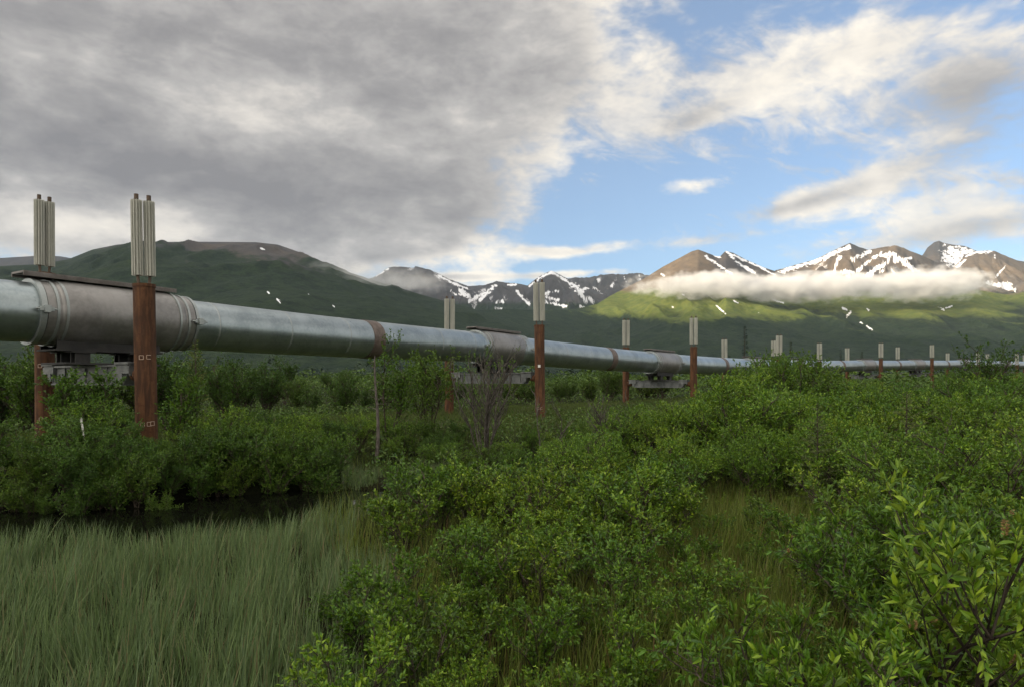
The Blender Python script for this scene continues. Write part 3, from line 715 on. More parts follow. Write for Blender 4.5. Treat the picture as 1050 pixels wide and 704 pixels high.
for i in range(1, len(FRONT)):
    rng = random.Random(40 + i)
    cx, cy = MID[i]
    root = empty('pipeline_support', (cx, cy, 0.0))
    tag(root, SUPPORT_LABEL[i], 'pipeline support', 'rusty post supports along the pipeline')
    for (px, py), ftop, isf in ((FRONT[i], F_TOP[i], True), (BACK[i], B_TOP[i], False)):
        top = ftop - 1.98
        to_cam = math.atan2(-py, -px)
        tilt = (0, R(-1.0), 0) if (i == 1 and isf) else (R(rng.uniform(-.5, .5)), R(rng.uniform(-.6, .6)), 0)
        marks = []
        if i == 1: marks = [(2.24, to_cam - 0.35, 'square'), (2.25, to_cam + 0.30, 'open'), (0.68, to_cam - 0.35, 'square'), (0.69, to_cam + .25, 'open'), (0.70, to_cam + 0.55, 'square')] if isf else [(2.1, to_cam - .5, 'square'), (0.66, to_cam - 0.4, 'square')]
        if i == 2: marks = [(2.38, to_cam - 0.1, 'plate'), (0.42, to_cam - 0.4, 'square'), (0.42, to_cam + 0.25, 'open')] if isf else []
        fin_rot = to_cam + math.pi / 2 + R(rng.uniform(-25, 25) if i > 1 else (8 if isf else 28))
        po = make_post(root, px, py, top, ftop, tilt, fin_rot, 0.262 if i == 1 else 0.30, marks, rng)
        po.location = (px - cx, py - cy, po.location.z)
    fx, fy = FRONT[i]; bx, by = BACK[i]
    L = math.hypot(fx - bx, fy - by); rz = math.atan2(fy - by, fx - bx)
    zt = PIPE_Z[i] - 1.235
    cb = MB()
    span = L - 0.86
    cb.box((0, 0, zt - 0.025), (span, 0.44, 0.045)); cb.box((0, 0, zt - 0.25), (span - 0.02, 0.30, 0.405), taper=0.86); cb.box((0, 0, zt - 0.475), (span * 0.84, 0.40, 0.045))
    for k in range(-3, 4): cb.box((k * span / 8, 0, zt - 0.25), (0.03, 0.38, 0.38))
    beam = cb.build('crossbeam', m_beam, root, bevel=0.006); beam.rotation_euler = (0, 0, rz)
    for s in (-1, 1):
        eb = MB(); e = s * (span / 2 - 0.22)
        eb.box((e, 0.205, zt - 0.12), (0.56, 0.05, 0.19)); eb.box((e, -0.205, zt - 0.12), (0.56, 0.05, 0.19)); eb.box((e + s * .25, 0, zt - 0.13), (0.05, 0.40, 0.26)); eb.box((e, 0, zt + 0.03), (0.6, 0.52, 0.06))
        eb.box((e - s * 0.08, -0.225, zt - 0.30), (0.16, 0.03, 0.22))
        b2 = eb.build('end_bracket', m_beam, beam, bevel=0.006)
        st = MB(); st.tube([(s * (span / 2 - 0.05), 0, zt - 0.24), (s * (L / 2 - 0.15), 0, zt - 0.24)], 0.15, 18); st.tube([(s * (L / 2 - 0.26), 0, zt - 0.24), (s * (L / 2 - 0.21), 0, zt - 0.24)], 0.2, 18)
        auto_smooth(st.build('stub', m_rust, beam, True))

# thin white survey stake among the shrubs under the nearest crossbeam
sk = MB(); sk.box((0, 0, 0.62), (0.032, 0.016, 1.24)); sk.box((0, 0, 1.25), (0.024, 0.012, 0.03))
o = sk.build('survey_stake', m_white, None, bevel=0.003); o.location = (-7.83, 12.4, -0.22); o.rotation_euler = (R(3), R(-7), R(20))
tag(o, 'thin white stake leaning in the shrubs below the nearest crossbeam', 'stake')

# ------------------------------------------------------------------ plant materials
def leaf_mat(name, dark, mid_, light, under, trans=0.14, rough=0.40, obj_var=0.35, straw=None):
    m, nt, out = new_mat(name)
    g = nt.nodes.new('ShaderNodeNewGeometry'); oi = nt.nodes.new('ShaderNodeObjectInfo')
    isl, rnd, back = S(nt, g.outputs['Random Per Island']), S(nt, oi.outputs['Random']), S(nt, g.outputs['Backfacing'])
    f = (isl * (1 - obj_var) + rnd * obj_var)
    c = mix(nt, f.step(0.0, 0.55), dark, mid_); c = mix(nt, f.step(0.5, 1.0), c, light)
    c = mix(nt, (rnd * 7.31)._m('FRACT').step(0.45, 0.95) * 0.8, c, mix(nt, 1.0, c, (1.2, 1.0, 0.8), 'MULTIPLY'))      # olive plants
    c = mix(nt, (rnd * 13.7)._m('FRACT').step(0.6, 0.95) * 0.8, c, mix(nt, 1.0, c, (0.78, 0.92, 1.5), 'MULTIPLY'))       # greyer plants
    if straw: c = mix(nt, isl.step(0.88, 0.90), c, straw)
    c = mix(nt, back * 0.45, c, under)
    p = principled(nt, None, Base_Color=c, Roughness=rough); p.inputs['Specular IOR Level'].default_value = 0.3
    t = nt.nodes.new('ShaderNodeBsdfTranslucent'); nt.links.new(mix(nt, 0.5, c, light).s, t.inputs[0])
    ms = nt.nodes.new('ShaderNodeMixShader'); ms.inputs[0].default_value = trans
    nt.links.new(p.outputs[0], ms.inputs[1]); nt.links.new(t.outputs[0], ms.inputs[2]); nt.links.new(ms.outputs[0], out.inputs[0])
    return m
m_leaf = leaf_mat('willow_leaf', (0.011, 0.040, 0.003), (0.062, 0.146, 0.007), (0.215, 0.325, 0.020), (0.11, 0.17, 0.035))
m_leaf2 = leaf_mat('alder_leaf', (0.009, 0.036, 0.004), (0.045, 0.112, 0.008), (0.150, 0.240, 0.020), (0.08, 0.13, 0.03))
m_far = leaf_mat('scrub_leaf', (0.022, 0.054, 0.007), (0.056, 0.108, 0.012), (0.12, 0.178, 0.024), (0.05, 0.085, 0.02), 0.2, 0.6)
m_needle = leaf_mat('spruce_needle', (0.012, 0.026, 0.014), (0.020, 0.040, 0.020), (0.032, 0.055, 0.025), (0.03, 0.045, 0.03), 0.1, 0.6)
m_young = leaf_mat('young_needle', (0.050, 0.085, 0.022), (0.11, 0.155, 0.035), (0.21, 0.25, 0.06), (0.11, 0.13, 0.06), 0.2, 0.5)
m_sedge = leaf_mat('sedge_blade', (0.026, 0.058, 0.014), (0.092, 0.152, 0.050), (0.23, 0.32, 0.13), (0.11, 0.16, 0.09), 0.25, 0.5, straw=(0.20, 0.16, 0.085))
m_straw = leaf_mat('olive_grass_blade', (0.045, 0.085, 0.008), (0.125, 0.180, 0.018), (0.27, 0.31, 0.05), (0.10, 0.10, 0.04), 0.25, 0.55, straw=(0.19, 0.12, 0.05))
m_padg = leaf_mat('short_grass_blade', (0.036, 0.066, 0.010), (0.066, 0.100, 0.016), (0.115, 0.140, 0.030), (0.08, 0.10, 0.02), 0.25, 0.55)
m_catkin = leaf_mat('catkin', (0.22, 0.14, 0.055), (0.33, 0.22, 0.085), (0.44, 0.32, 0.14), (0.30, 0.18, 0.10), 0.2, 0.8)
def bark(name, a, b):
    m, nt, out = new_mat(name)
    n1 = noise(nt, vscale(nt, objcoord(nt), 1, 1, 0.3), 30.0, 4)
    p = principled(nt, out, Base_Color=mix(nt, n1.step(0.35, 0.65), a, b), Roughness=0.85); p.inputs['Specular IOR Level'].default_value = 0.2
    return m
m_bark = bark('willow_bark', (0.028, 0.021, 0.015), (0.075, 0.062, 0.047))
m_dbark = bark('dark_bark', (0.018, 0.013, 0.010), (0.04, 0.03, 0.022))
m_grey = bark('dead_grey_wood', (0.055, 0.047, 0.04), (0.13, 0.115, 0.10))
m_bare = bark('bare_twig_bark', (0.045, 0.039, 0.032), (0.10, 0.09, 0.078))

# ------------------------------------------------------------------ plant builders
def unit(v): return v / (np.linalg.norm(v, axis=-1, keepdims=True) + 1e-9)

def leaves_geo(base, axis, L, W, rng, fine, droop=0.15):
    n = len(base); axis = unit(axis)
    nr = unit(np.array([0, 0, 0.75]) + rng.normal(0, 0.55, (n, 3)))
    side = unit(np.cross(axis, nr)); nr = np.cross(side, axis)
    L = np.asarray(L)[:, None]; W = np.asarray(W)[:, None]
    def at(t, w, h): return base + axis * L * t + side * W * w + nr * (L * (h - droop * t * t))
    if fine:
        V = np.stack([at(0, 0, 0), at(.33, -.5, .05), at(.33, 0, 0), at(.33, .5, .05), at(.68, -.40, .04), at(.68, 0, 0), at(.68, .40, .04), at(1, 0, 0)], 1)
        o = np.arange(n)[:, None] * 8
        q = np.concatenate([o + np.array([[1, 2, 5, 4]]), o + np.array([[2, 3, 6, 5]])])
        t = np.concatenate([o + np.array([[0, 2, 1]]), o + np.array([[0, 3, 2]]), o + np.array([[4, 5, 7]]), o + np.array([[5, 6, 7]])])
        return V.reshape(-1, 3), [q, t]
    V = np.stack([at(0, 0, 0), at(.45, -.5, .05), at(1, 0, 0), at(.45, .5, .05)], 1)
    o = np.arange(n)[:, None] * 4
    return V.reshape(-1, 3), [np.concatenate([o + np.array([[0, 2, 1]]), o + np.array([[0, 3, 2]])])]

def make_shrub(seed, H, W, nst, nbr, ntw, leaf=0.06, lw=0.40, fine=False, mat=None, barkm=None, cover=1.0, lo=0.22, name='willow_shrub', asc=0.35, stem_r=0.011, tip=4, catkins=0, crook=0.008):
    """Many-stemmed shrub: stems > branches > twigs, each twig carrying its own leaves."""
    rng = np.random.default_rng(seed)
    wood = MB(); LB, LA, ends = [], [], []
    for s in range(nst):
        a = rng.uniform(0, 2 * math.pi); u = np.array([math.cos(a), math.sin(a), 0])
        reach = W * rng.uniform(0.25, 1.0) ** 0.7; hh = H * rng.uniform(0.72, 1.05) * (1 - 0.28 * (reach / W) ** 2)
        b0 = u * rng.uniform(0, 0.12) * W; bend = rng.normal(0, 0.05, 3) * H
        tt = np.linspace(0, 1, 6)
        pts = b0 + np.outer(tt ** 1.25 * reach, u) + np.outer(tt ** 0.88 * hh, [0, 0, 1]) + np.outer(np.sin(tt * math.pi), bend) + rng.normal(0, crook * H, (6, 3)) * tt[:, None]
        wood.tube(pts, stem_r * np.linspace(1.15, 0.35, 6) * (H ** 0.6), 5, False)
        for b in range(nbr):
            t = rng.uniform(lo, 0.99) if b else 0.97
            i = min(int(t * 5), 4); f = t * 5 - i; p0 = pts[i] * (1 - f) + pts[i + 1] * f; sd = unit(pts[i + 1] - pts[i])
            ra = rng.uniform(0, 2 * math.pi); hd = np.array([math.cos(ra), math.sin(ra), 0])
            bd = unit(sd * 0.55 + hd * 0.75 + np.array([0, 0, asc])); bl = H * rng.uniform(0.14, 0.34) * (1.15 - 0.5 * t)
            q = np.array([p0, p0 + bd * bl * 0.5, p0 + bd * bl + np.array([0, 0, bl * rng.uniform(-0.05, 0.25)])])
            wood.tube(q, stem_r * np.array([0.5, 0.36, 0.2]) * (H ** 0.5), 4, False)
            for k in range(ntw):
                tk = rng.uniform(0.25, 1.0) if k else 1.0
                pp = q[0] + (q[2] - q[0]) * tk if tk > 0.5 else q[0] + (q[1] - q[0]) * tk * 2
                td = unit(bd * 0.6 + rng.normal(0, 0.5, 3) + np.array([0, 0, asc])); tl = min(0.24, H * rng.uniform(0.06, 0.15))
                if fine or rng.random() < 0.4: wood.tube([pp, pp + td * tl], [stem_r * 0.22, stem_r * 0.1], 3, False)
                if rng.random() > cover: continue
                m = max(3, int(tl / (leaf * 0.30)))
                pos = pp + np.outer(rng.uniform(0.1, 1, m), td) * tl
                ax = td * 0.75 + unit(rng.normal(0, 1, (m, 3))) * 0.75 + np.array([0, 0, 0.12])
                LB.append(pos); LA.append(ax)
                LB.append(np.repeat([pp + td * tl], tip, 0)); LA.append(td * 0.9 + unit(rng.normal(0, 1, (tip, 3))) * 0.55)
                ends.append((pp + td * tl, td))
    root = empty(name, (0, 0, 0))
    wood.build('branches', barkm or m_bark, root)
    if LB:
        LB, LA = np.concatenate(LB), np.concatenate(LA); n = len(LB)
        L = leaf * rng.uniform(0.65, 1.2, n)
        V, F = leaves_geo(LB, LA, L, L * lw * rng.uniform(0.8, 1.2, n), rng, fine)
        mesh_np('foliage', V, F, mat or m_leaf, False, root)
    for c in range(catkins):
        p0, td = ends[rng.integers(len(ends))]
        mb = MB(); a = unit(td * 0.3 + np.array([0, 0, 1.0]) + rng.normal(0, .2, 3)); Lc = rng.uniform(0.045, 0.065)
        k = 60; hgt = rng.uniform(0, 1, k); phi = rng.uniform(0, 6.28, k)
        x = unit(np.cross(a, [1, 0.2, 0])); y = np.cross(a, x)
        rr = 0.010 * np.sin(np.clip(hgt, .08, .95) * math.pi) ** 0.5
        dirs = np.cos(phi)[:, None] * x + np.sin(phi)[:, None] * y
        V, F = leaves_geo(p0 + np.outer(hgt * Lc, a) + dirs * rr[:, None] * 0.3, dirs + a * 0.5, np.full(k, 0.016), np.full(k, 0.009), rng, False)
        mesh_np('catkin', V, F, m_catkin, False, root)
    return root

def put_at(o, x, y, rz, s, label, cat, group=None, dz=-0.03, sz=None):
    o.location = (x, y, float(ground_h(x, y)) + dz); o.rotation_euler = (0, 0, rz)
    o.scale = (s, s, s * (sz or 1.0))
    o['label'] = label; o['category'] = cat
    if group: o['group'] = group
    elif 'group' in o: del o['group']
    return o

USED = set()
def stamp(proto, *a, **k):
    """The first use moves the plant itself, later ones a copy with its own parts."""
    if proto.name in USED: o = copy_tree(proto)
    else: o = proto; USED.add(proto.name)
    return put_at(o, *a, **k)

LOW = [make_shrub(500 + i, 0.92, 0.50, 9, 8, 5, leaf=0.047, lw=0.42, fine=True, cover=(1.0, 0.9, 1.0, 0.75)[i]) for i in range(4)]
MIDS = [make_shrub(520 + i, 1.30, 0.70, 12, 12, 5, leaf=(0.050, 0.042, 0.056, 0.046)[i], lw=(0.4, 0.5, 0.34, 0.45)[i], cover=(1.0, 0.8, 1.0, 0.9)[i]) for i in range(4)]
DARKS = [make_shrub(540 + i, 1.35, 0.75, 12, 12, 5, leaf=0.044, lw=0.58, mat=m_leaf2, lo=0.04) for i in range(3)]
TALL = [make_shrub(560 + i, 2.3, 0.85, 10, 17, 5, leaf=0.066, lw=0.45, stem_r=0.013, lo=0.12) for i in range(3)]
TREES = [make_shrub(580 + i, 3.2, 1.1, 9, 20, 6, leaf=0.085, lw=0.55, mat=m_leaf2, stem_r=0.017, lo=0.15, name='alder_tree') for i in range(3)]
FARS = [make_shrub(600 + i, 2.3, 1.2, 11, 12, 4, leaf=0.12, lw=0.5, stem_r=0.014, lo=0.15, mat=m_far) for i in range(3)]
NEAR = [make_shrub(620 + i, 0.95, 0.75, 10, 8, 4, leaf=0.062, lw=0.28, fine=True, asc=0.45, tip=5, catkins=(2, 0, 1)[i]) for i in range(3)]

ORD = 'first second third fourth fifth sixth seventh eighth ninth tenth eleventh twelfth thirteenth fourteenth fifteenth sixteenth seventeenth eighteenth nineteenth twentieth'.split()
# (what, where, group, print columns, depths, how many, kinds, height factors, spacing)
AREAS = [
    ('leafy shrub', 'along the pond bank left of the nearest near post', 'bank', -40, 150, 10.6, 12.6, 19, DARKS, 0.58, 0.80, 0.55),
    ('taller shrub', 'between the pond bank and the nearest crossbeam', 'bank', -30, 165, 12.6, 15.6, 14, MIDS + DARKS, 0.72, 1.2, 0.9),
    ('leafy shrub', 'along the pond bank right of the nearest near post', 'bank', 150, 345, 11.0, 13.4, 20, DARKS, 0.55, 0.80, 0.55),
    ('small shrub', 'overhanging the black water at the bank', 'bank', -40, 345, 10.3, 11.4, 18, DARKS, 0.30, 0.48, 0.42),
    ('leafy shrub', 'leaning over the middle of the pond bank', 'bank', 178, 275, 11.0, 13.2, 7, DARKS, 0.5, 0.68, 0.36),
    ('bushy willow', 'behind the pond bank right of the posts', 'bank', 150, 350, 13.4, 15.6, 13, MIDS + DARKS, 0.55, 0.85, 0.75),
    ('low brush shrub', 'in the strip below the banded pipe stretch', 'strip', 230, 470, 15.2, 19.5, 20, MIDS + DARKS, 0.42, 0.66, 0.9),
    ('low leafy shrub', 'around the foot of the bare twiggy bush', 'strip', 440, 620, 13.5, 18, 11, MIDS + DARKS, 0.38, 0.56, 0.9),
    ('green bush', 'beyond the pad under the banded pipe stretch', 'beyond', 190, 462, 34, 58, 20, FARS + TREES, 0.50, 1.15, 1.5),
    ('green bush', 'beyond the pad between second and third supports', 'beyond', 465, 690, 50, 72, 18, FARS, 0.75, 1.05, 2.2),
    ('dark alder', 'behind the nearest supports', 'alders', -40, 235, 21.5, 29, 15, TREES, 0.66, 0.9, 1.2),
    ('leafy willow', 'along the thicket edge above the grassy gap', 'thicket', 585, 800, 10.2, 13.0, 15, MIDS, 0.66, 0.92, 0.8),
    ('leafy willow', 'hiding the feet of the third support', 'thicket', 590, 740, 13.0, 19, 15, MIDS, 0.72, 1.0, 1.0),
    ('leafy willow', 'below and in front of the leafy mound', 'thicket', 735, 880, 10.5, 17, 19, MIDS, 0.85, 1.15, 0.95),
    ('tall willow', 'rising behind the third support toward the mound', 'thicket', 715, 765, 17, 22, 7, TALL + MIDS, 0.8, 1.1, 0.8),
    ('leafy willow', 'left of the close branch in the right thicket', 'thicket', 870, 965, 7.5, 16, 13, MIDS, 0.80, 1.08, 0.9),
    ('leafy willow', 'behind the close branch at the right', 'thicket', 965, 1085, 7.5, 16, 15, MIDS, 0.85, 1.15, 0.9),
    ('tall willow', 'on the leafy mound in front of the pipe', 'mound', 755, 845, 17, 24, 12, TALL, 1.0, 1.2, 0.9),
    ('mid-height willow', 'under the far straight run of pipe', 'back', 835, 960, 18, 33, 13, TALL, 0.60, 0.82, 1.5),
    ('mid-height willow', 'around the thin-crowned tree at right', 'back', 960, 1090, 17, 33, 14, TALL, 0.66, 0.95, 1.5),
    ('low willow', 'in the far left of the foreground mat', 'mat', 405, 550, 7.4, 10.2, 13, LOW, 0.62, 1.12, 0.62),
    ('low willow', 'in the far right of the foreground mat', 'mat', 550, 690, 7.4, 10.2, 12, LOW, 0.62, 1.12, 0.62),
    ('low willow', 'in the near left of the foreground mat', 'mat', 455, 560, 5.2, 7.4, 8, LOW, 0.45, 0.85, 0.62),
    ('low willow', 'in the near right of the foreground mat', 'mat', 560, 650, 5.2, 7.4, 7, LOW, 0.45, 0.85, 0.62),
    ('willow sprig', 'along the bottom edge right of the sedge', 'mat', 330, 640, 3.4, 5.4, 15, LOW, 0.35, 0.72, 0.48),
    ('small sprig', 'in the grassy gap', 'gap', 630, 850, 3.6, 9.8, 19, LOW, 0.36, 0.66, 0.55),
    ('long-leaved willow', 'filling the lower right corner', 'corner', 815, 1090, 3.0, 5.6, 14, NEAR, 0.62, 1.0, 0.52),
    ('long-leaved willow', 'just behind the lower right corner growth', 'corner', 850, 1090, 5.6, 8.0, 10, NEAR + LOW, 0.8, 1.05, 0.75),
]
GROUPS = {'bank': 'shrubs on the far bank of the pond', 'strip': 'low brush between pond and pad', 'beyond': 'bushes beyond the pipeline pad', 'alders': 'alders behind the nearest supports',
          'thicket': 'willows of the right-hand thicket', 'mound': 'willows of the leafy mound', 'back': 'willows at the back of the thicket', 'mat': 'low willows of the foreground mat',
          'gap': 'sprigs in the grassy gap', 'corner': 'close willows in the lower right corner'}
# the skyline of the right-hand thicket, as heights it grows to
SKY_X = [560, 600, 640, 690, 722, 745, 765, 785, 815, 835, 860, 900, 940, 965, 990, 1015, 1040, 1090]
SKY_Y = [440, 424, 416, 409, 408, 393, 371, 361, 361, 371, 385, 389, 391, 384, 377, 373, 378, 378]
BASE_H = {}
for lst, h in ((LOW, 0.92), (MIDS, 1.30), (DARKS, 1.35), (TALL, 2.3), (TREES, 3.2), (FARS, 2.3), (NEAR, 0.95)):
    for o in lst: BASE_H[o.name] = h
rngp = random.Random(77)
placed = []
for what, where, grp, p0, p1, d0, d1, cnt, kinds, s0, s1, gap in AREAS:
    spots, tries = [], 0
    while len(spots) < cnt and tries < 4000:
        tries += 1
        d = rngp.uniform(d0, d1); x = (rngp.uniform(p0, p1) - 525) / FPX * d
        if float(pond(x, d)) > ((0.97 if s1 < 0.5 else 0.75) if grp == 'bank' else 0.12): continue
        if grp != 'alders' and float(line_dist(x, d)) < 3.2: continue
        g = gap * (1.0 if tries < 1500 else 0.6)
        if any((x - a) ** 2 + (d - b) ** 2 < g * g for a, b in placed): continue
        placed.append((x, d)); spots.append((x, d))
    spots.sort(key=lambda q: q[0] / q[1])
    for n, (x, d) in enumerate(spots):
        k = kinds[rngp.randrange(len(kinds))]
        f, fz = rngp.uniform(s0, s1), rngp.uniform(0.9, 1.1)
        px = 525 + FPX * x / d; room = None
        if grp in ('thicket', 'mound', 'back'): room = np.interp(px, SKY_X, SKY_Y) + (rngp.uniform(0, 9) if d > 13 else rngp.uniform(8, 30))
        elif grp == 'bank' and (abs(px - 40) < 34 or abs(px - 158) < 46): room = 462.0
        if room is not None:
            lim = (EYE - (room - HZ) * d / FPX + 0.30) / (BASE_H[k.name] * 1.10)
            f = max(0.3, min(f * fz, lim)) if grp == 'bank' or d < 13 else max(0.3, min(lim, 1.25 * s1))
            fz = 1.0
        stamp(k, x, d, rngp.uniform(0, 6.28), f, '%s, %s from left %s' % (what, ORD[n], where),
              'tree' if grp == 'alders' else 'shrub', GROUPS[grp], sz=fz)

def at(px, d): return (px - 525) / FPX * d, d
# single plants one can point to
stamp(make_shrub(701, 2.75, 0.42, 3, 20, 5, leaf=0.062, lw=0.5, lo=0.3, name='willow_sapling'), *at(397, 17.5), 0.4, 1.0, 'slender leafy sapling beside the grey dead trunk, its top over the pipe', 'sapling')
stamp(make_shrub(702, 2.6, 0.6, 5, 18, 5, leaf=0.062, lw=0.5, lo=0.25, name='willow_sapling'), *at(441, 19.5), 1.4, 1.0, 'bushy leafy sapling between the dead trunk and the second pair of posts', 'sapling')
stamp(make_shrub(703, 2.1, 0.5, 5, 16, 5, leaf=0.062, lw=0.5, lo=0.2, name='willow_sapling'), *at(90, 14.4), 0.9, 1.0, 'leafy sapling reaching up in front of the nearest crossbeam', 'sapling')
stamp(make_shrub(704, 1.95, 0.32, 4, 15, 5, leaf=0.062, lw=0.5, lo=0.2, name='willow_sapling'), *at(184, 14.3), 2.9, 1.0, 'leafy sapling just right of the nearest rusty post', 'sapling')
stamp(make_shrub(705, 3.6, 0.9, 7, 18, 5, leaf=0.085, lw=0.5, lo=0.3, cover=0.62, name='alder_tree', mat=m_leaf2), *at(1012, 25), 0.3, 1.0, 'thin-crowned small tree standing up over the right end of the pipe', 'tree')
stamp(make_shrub(706, 2.85, 0.95, 14, 13, 5, crook=0.022, leaf=0.05, cover=0.12, barkm=m_bare, lo=0.25, name='twiggy_bush', asc=0.7, stem_r=0.013, tip=1), *at(497, 16.6), 0.0, 1.0, 'bare twiggy bush of upright grey stems in front of the second support', 'bush')
stamp(make_shrub(707, 2.0, 0.7, 4, 14, 6, crook=0.03, leaf=0.05, cover=0.12, barkm=m_bare, lo=0.35, name='bare_sapling', asc=0.5, stem_r=0.014, tip=1), *at(624, 14.6), 0.0, 1.0, 'nearly bare forked sapling left of the third pair of rusty posts', 'sapling')
stamp(make_shrub(708, 1.9, 0.9, 2, 10, 3, leaf=0.05, cover=0.08, barkm=m_grey, lo=0.3, name='bare_sapling', asc=0.5, stem_r=0.012, tip=1), *at(556, 15.5), 2.2, 1.0, 'pale leaning leafless branch just right of the second near post', 'sapling')
stamp(make_shrub(709, 1.5, 0.9, 9, 12, 6, crook=0.03, leaf=0.05, cover=0.06, barkm=m_bare, lo=0.3, name='bare_shrub', asc=0.4, stem_r=0.011, tip=1), *at(676, 17.5), 1.2, 1.0, 'leafless grey shrub under the third saddle', 'shrub')
stamp(make_shrub(710, 1.35, 0.8, 7, 9, 3, leaf=0.05, cover=0.05, barkm=m_bare, lo=0.2, name='bare_shrub', asc=0.3, stem_r=0.010, tip=1), *at(862, 5.6), 1.2, 0.62, 'low tangle of dead grey twigs at the edge of the grassy gap', 'shrub')

# the big close branch at the right edge
stamp(make_shrub(711, 1.62, 0.34, 3, 9, 4, leaf=0.068, lw=0.30, fine=True, lo=0.35, barkm=m_dbark, asc=0.45, tip=5, catkins=8, crook=0.014, stem_r=0.010, name='willow_branch'), 2.0, 2.95, 2.2, 1.0,
      'big close dark-stemmed willow branch with brown catkins at the right edge', 'branch')
stamp(NEAR[1], 1.93, 2.75, 0.5, 0.95, 'long-leaved willow closest to the camera, at the foot of the close branch', 'shrub')
stamp(NEAR[2], 1.35, 2.75, 2.5, 0.72, 'small long-leaved willow closest to the bottom edge, left of the close branch', 'shrub')

# grey dead trunk
rng = np.random.default_rng(4)
dt = empty('dead_trunk', (0, 0, 0)); wood = MB(); tt = np.linspace(0, 1, 9)
pts = np.stack([0.05 * np.sin(tt * 5), 0.03 * np.sin(tt * 4), tt * 2.5], -1); wood.tube(pts, np.linspace(0.052, 0.016, 9), 8); wood.build('trunk', m_grey, dt)
lm = MB()
for k in range(16):
    t = rng.uniform(0.2, 0.98); a = rng.uniform(0, 6.28); q = np.array([np.interp(t, tt, pts[:, i]) for i in range(3)]); l = rng.uniform(0.1, 0.45) * (1.2 - t)
    e = q + l * np.array([math.cos(a), math.sin(a), rng.uniform(-0.1, 0.5)]); lm.tube([q, (q + e) / 2 + [0, 0, .02], e], [0.010, 0.007, 0.003], 4, False)
lm.build('dead_limbs', m_grey, dt)
put_at(dt, *at(386, 15.6), 0.5, 1.0, 'grey dead trunk with broken limbs in front of the brown pipe band', 'tree')

# spruces
def make_spruce(seed, H, W, whorls, per, needle, mat, name, gappy=0.0, lift=0.1):
    rng = np.random.default_rng(seed); root = empty(name, (0, 0, 0)); w = MB()
    w.tube([(0, 0, 0), (0.01 * H, 0, H * 0.5), (0, 0, H)], [0.014 * H + 0.004, 0.009 * H, 0.002 * H], 7)
    LB, LA = [], []
    for k in range(whorls):
        t = (k + 0.5) / whorls; z = H * (0.08 + 0.9 * t)
        for j in range(per):
            if rng.random() < gappy: continue
            a = rng.uniform(0, 6.28); l = W * (1 - t) ** 0.85 * rng.uniform(0.6, 1.1) + 0.012 * H
            d = np.array([math.cos(a), math.sin(a), lift + 0.5 * t - 0.05]); b = np.array([0, 0, z + rng.uniform(-.02, .02) * H])
            w.tube([b, b + d * l], [0.004 * H ** 0.5 * (1 - t) + 0.002, 0.0015], 3, False)
            m = int(max(6, l / needle * 5)); s = rng.uniform(0.1, 1.0, m); sd = np.array([-d[1], d[0], 0])
            off = rng.normal(0, 0.16, m) * l * (1.1 - s)
            LB.append(b + np.outer(s * l, d) + np.outer(off, sd)); LA.append(d * 0.7 + np.outer(np.sign(off + 1e-6), sd) * 0.6 + rng.normal(0, 0.25, (m, 3)))
    w.build('trunk', m_bark, root)
    LB, LA = np.concatenate(LB), np.concatenate(LA); n = len(LB)
    V, F = leaves_geo(LB, LA, needle * rng.uniform(0.7, 1.2, n), needle * 0.28 * np.ones(n), rng, False)
    mesh_np('crown', V, F, mat, False, root)
    return root
stamp(make_spruce(31, 2.65, 0.55, 20, 7, 0.055, m_young, 'young_spruce'), *at(200, 14.6), 0.2, 1.0, 'pale green young spruce right of the nearest rusty posts', 'spruce')
stamp(make_spruce(32, 1.75, 0.52, 15, 7, 0.05, m_young, 'young_spruce'), *at(838, 9.6), 0.7, 1.0, 'small yellow-green spruce deep in the right-hand thicket', 'spruce')
stamp(make_spruce(33, 1.9, 0.6, 16, 7, 0.05, m_young, 'young_spruce'), *at(930, 10.6), 1.9, 1.0, 'yellow-green young spruce among willows, left of the close branch', 'spruce')
spr = make_spruce(34, 10.0, 0.85, 36, 7, 0.26, m_needle, 'spruce_tree', 0.3, -0.15)
for px, d, s, lab in ((764, 125, 1.12, 'thin dark spruce spire, first to rise beyond the fourth pair of posts'), (811, 150, 0.98, 'slim dark spruce behind the leafy mound'), (862, 130, 0.72, 'small dark spruce left of the sixth pair of rusty posts'),
                      (884, 128, 0.66, 'smallest dark spruce, close beside the near sixth post'), (836, 160, 0.8, 'dim distant spruce just left of the fifth near post'), (748, 120, 0.55, 'short dark spruce right behind the fourth far post')):
    stamp(spr, *at(px, d), rngp.uniform(0, 6), s, lab, 'spruce')

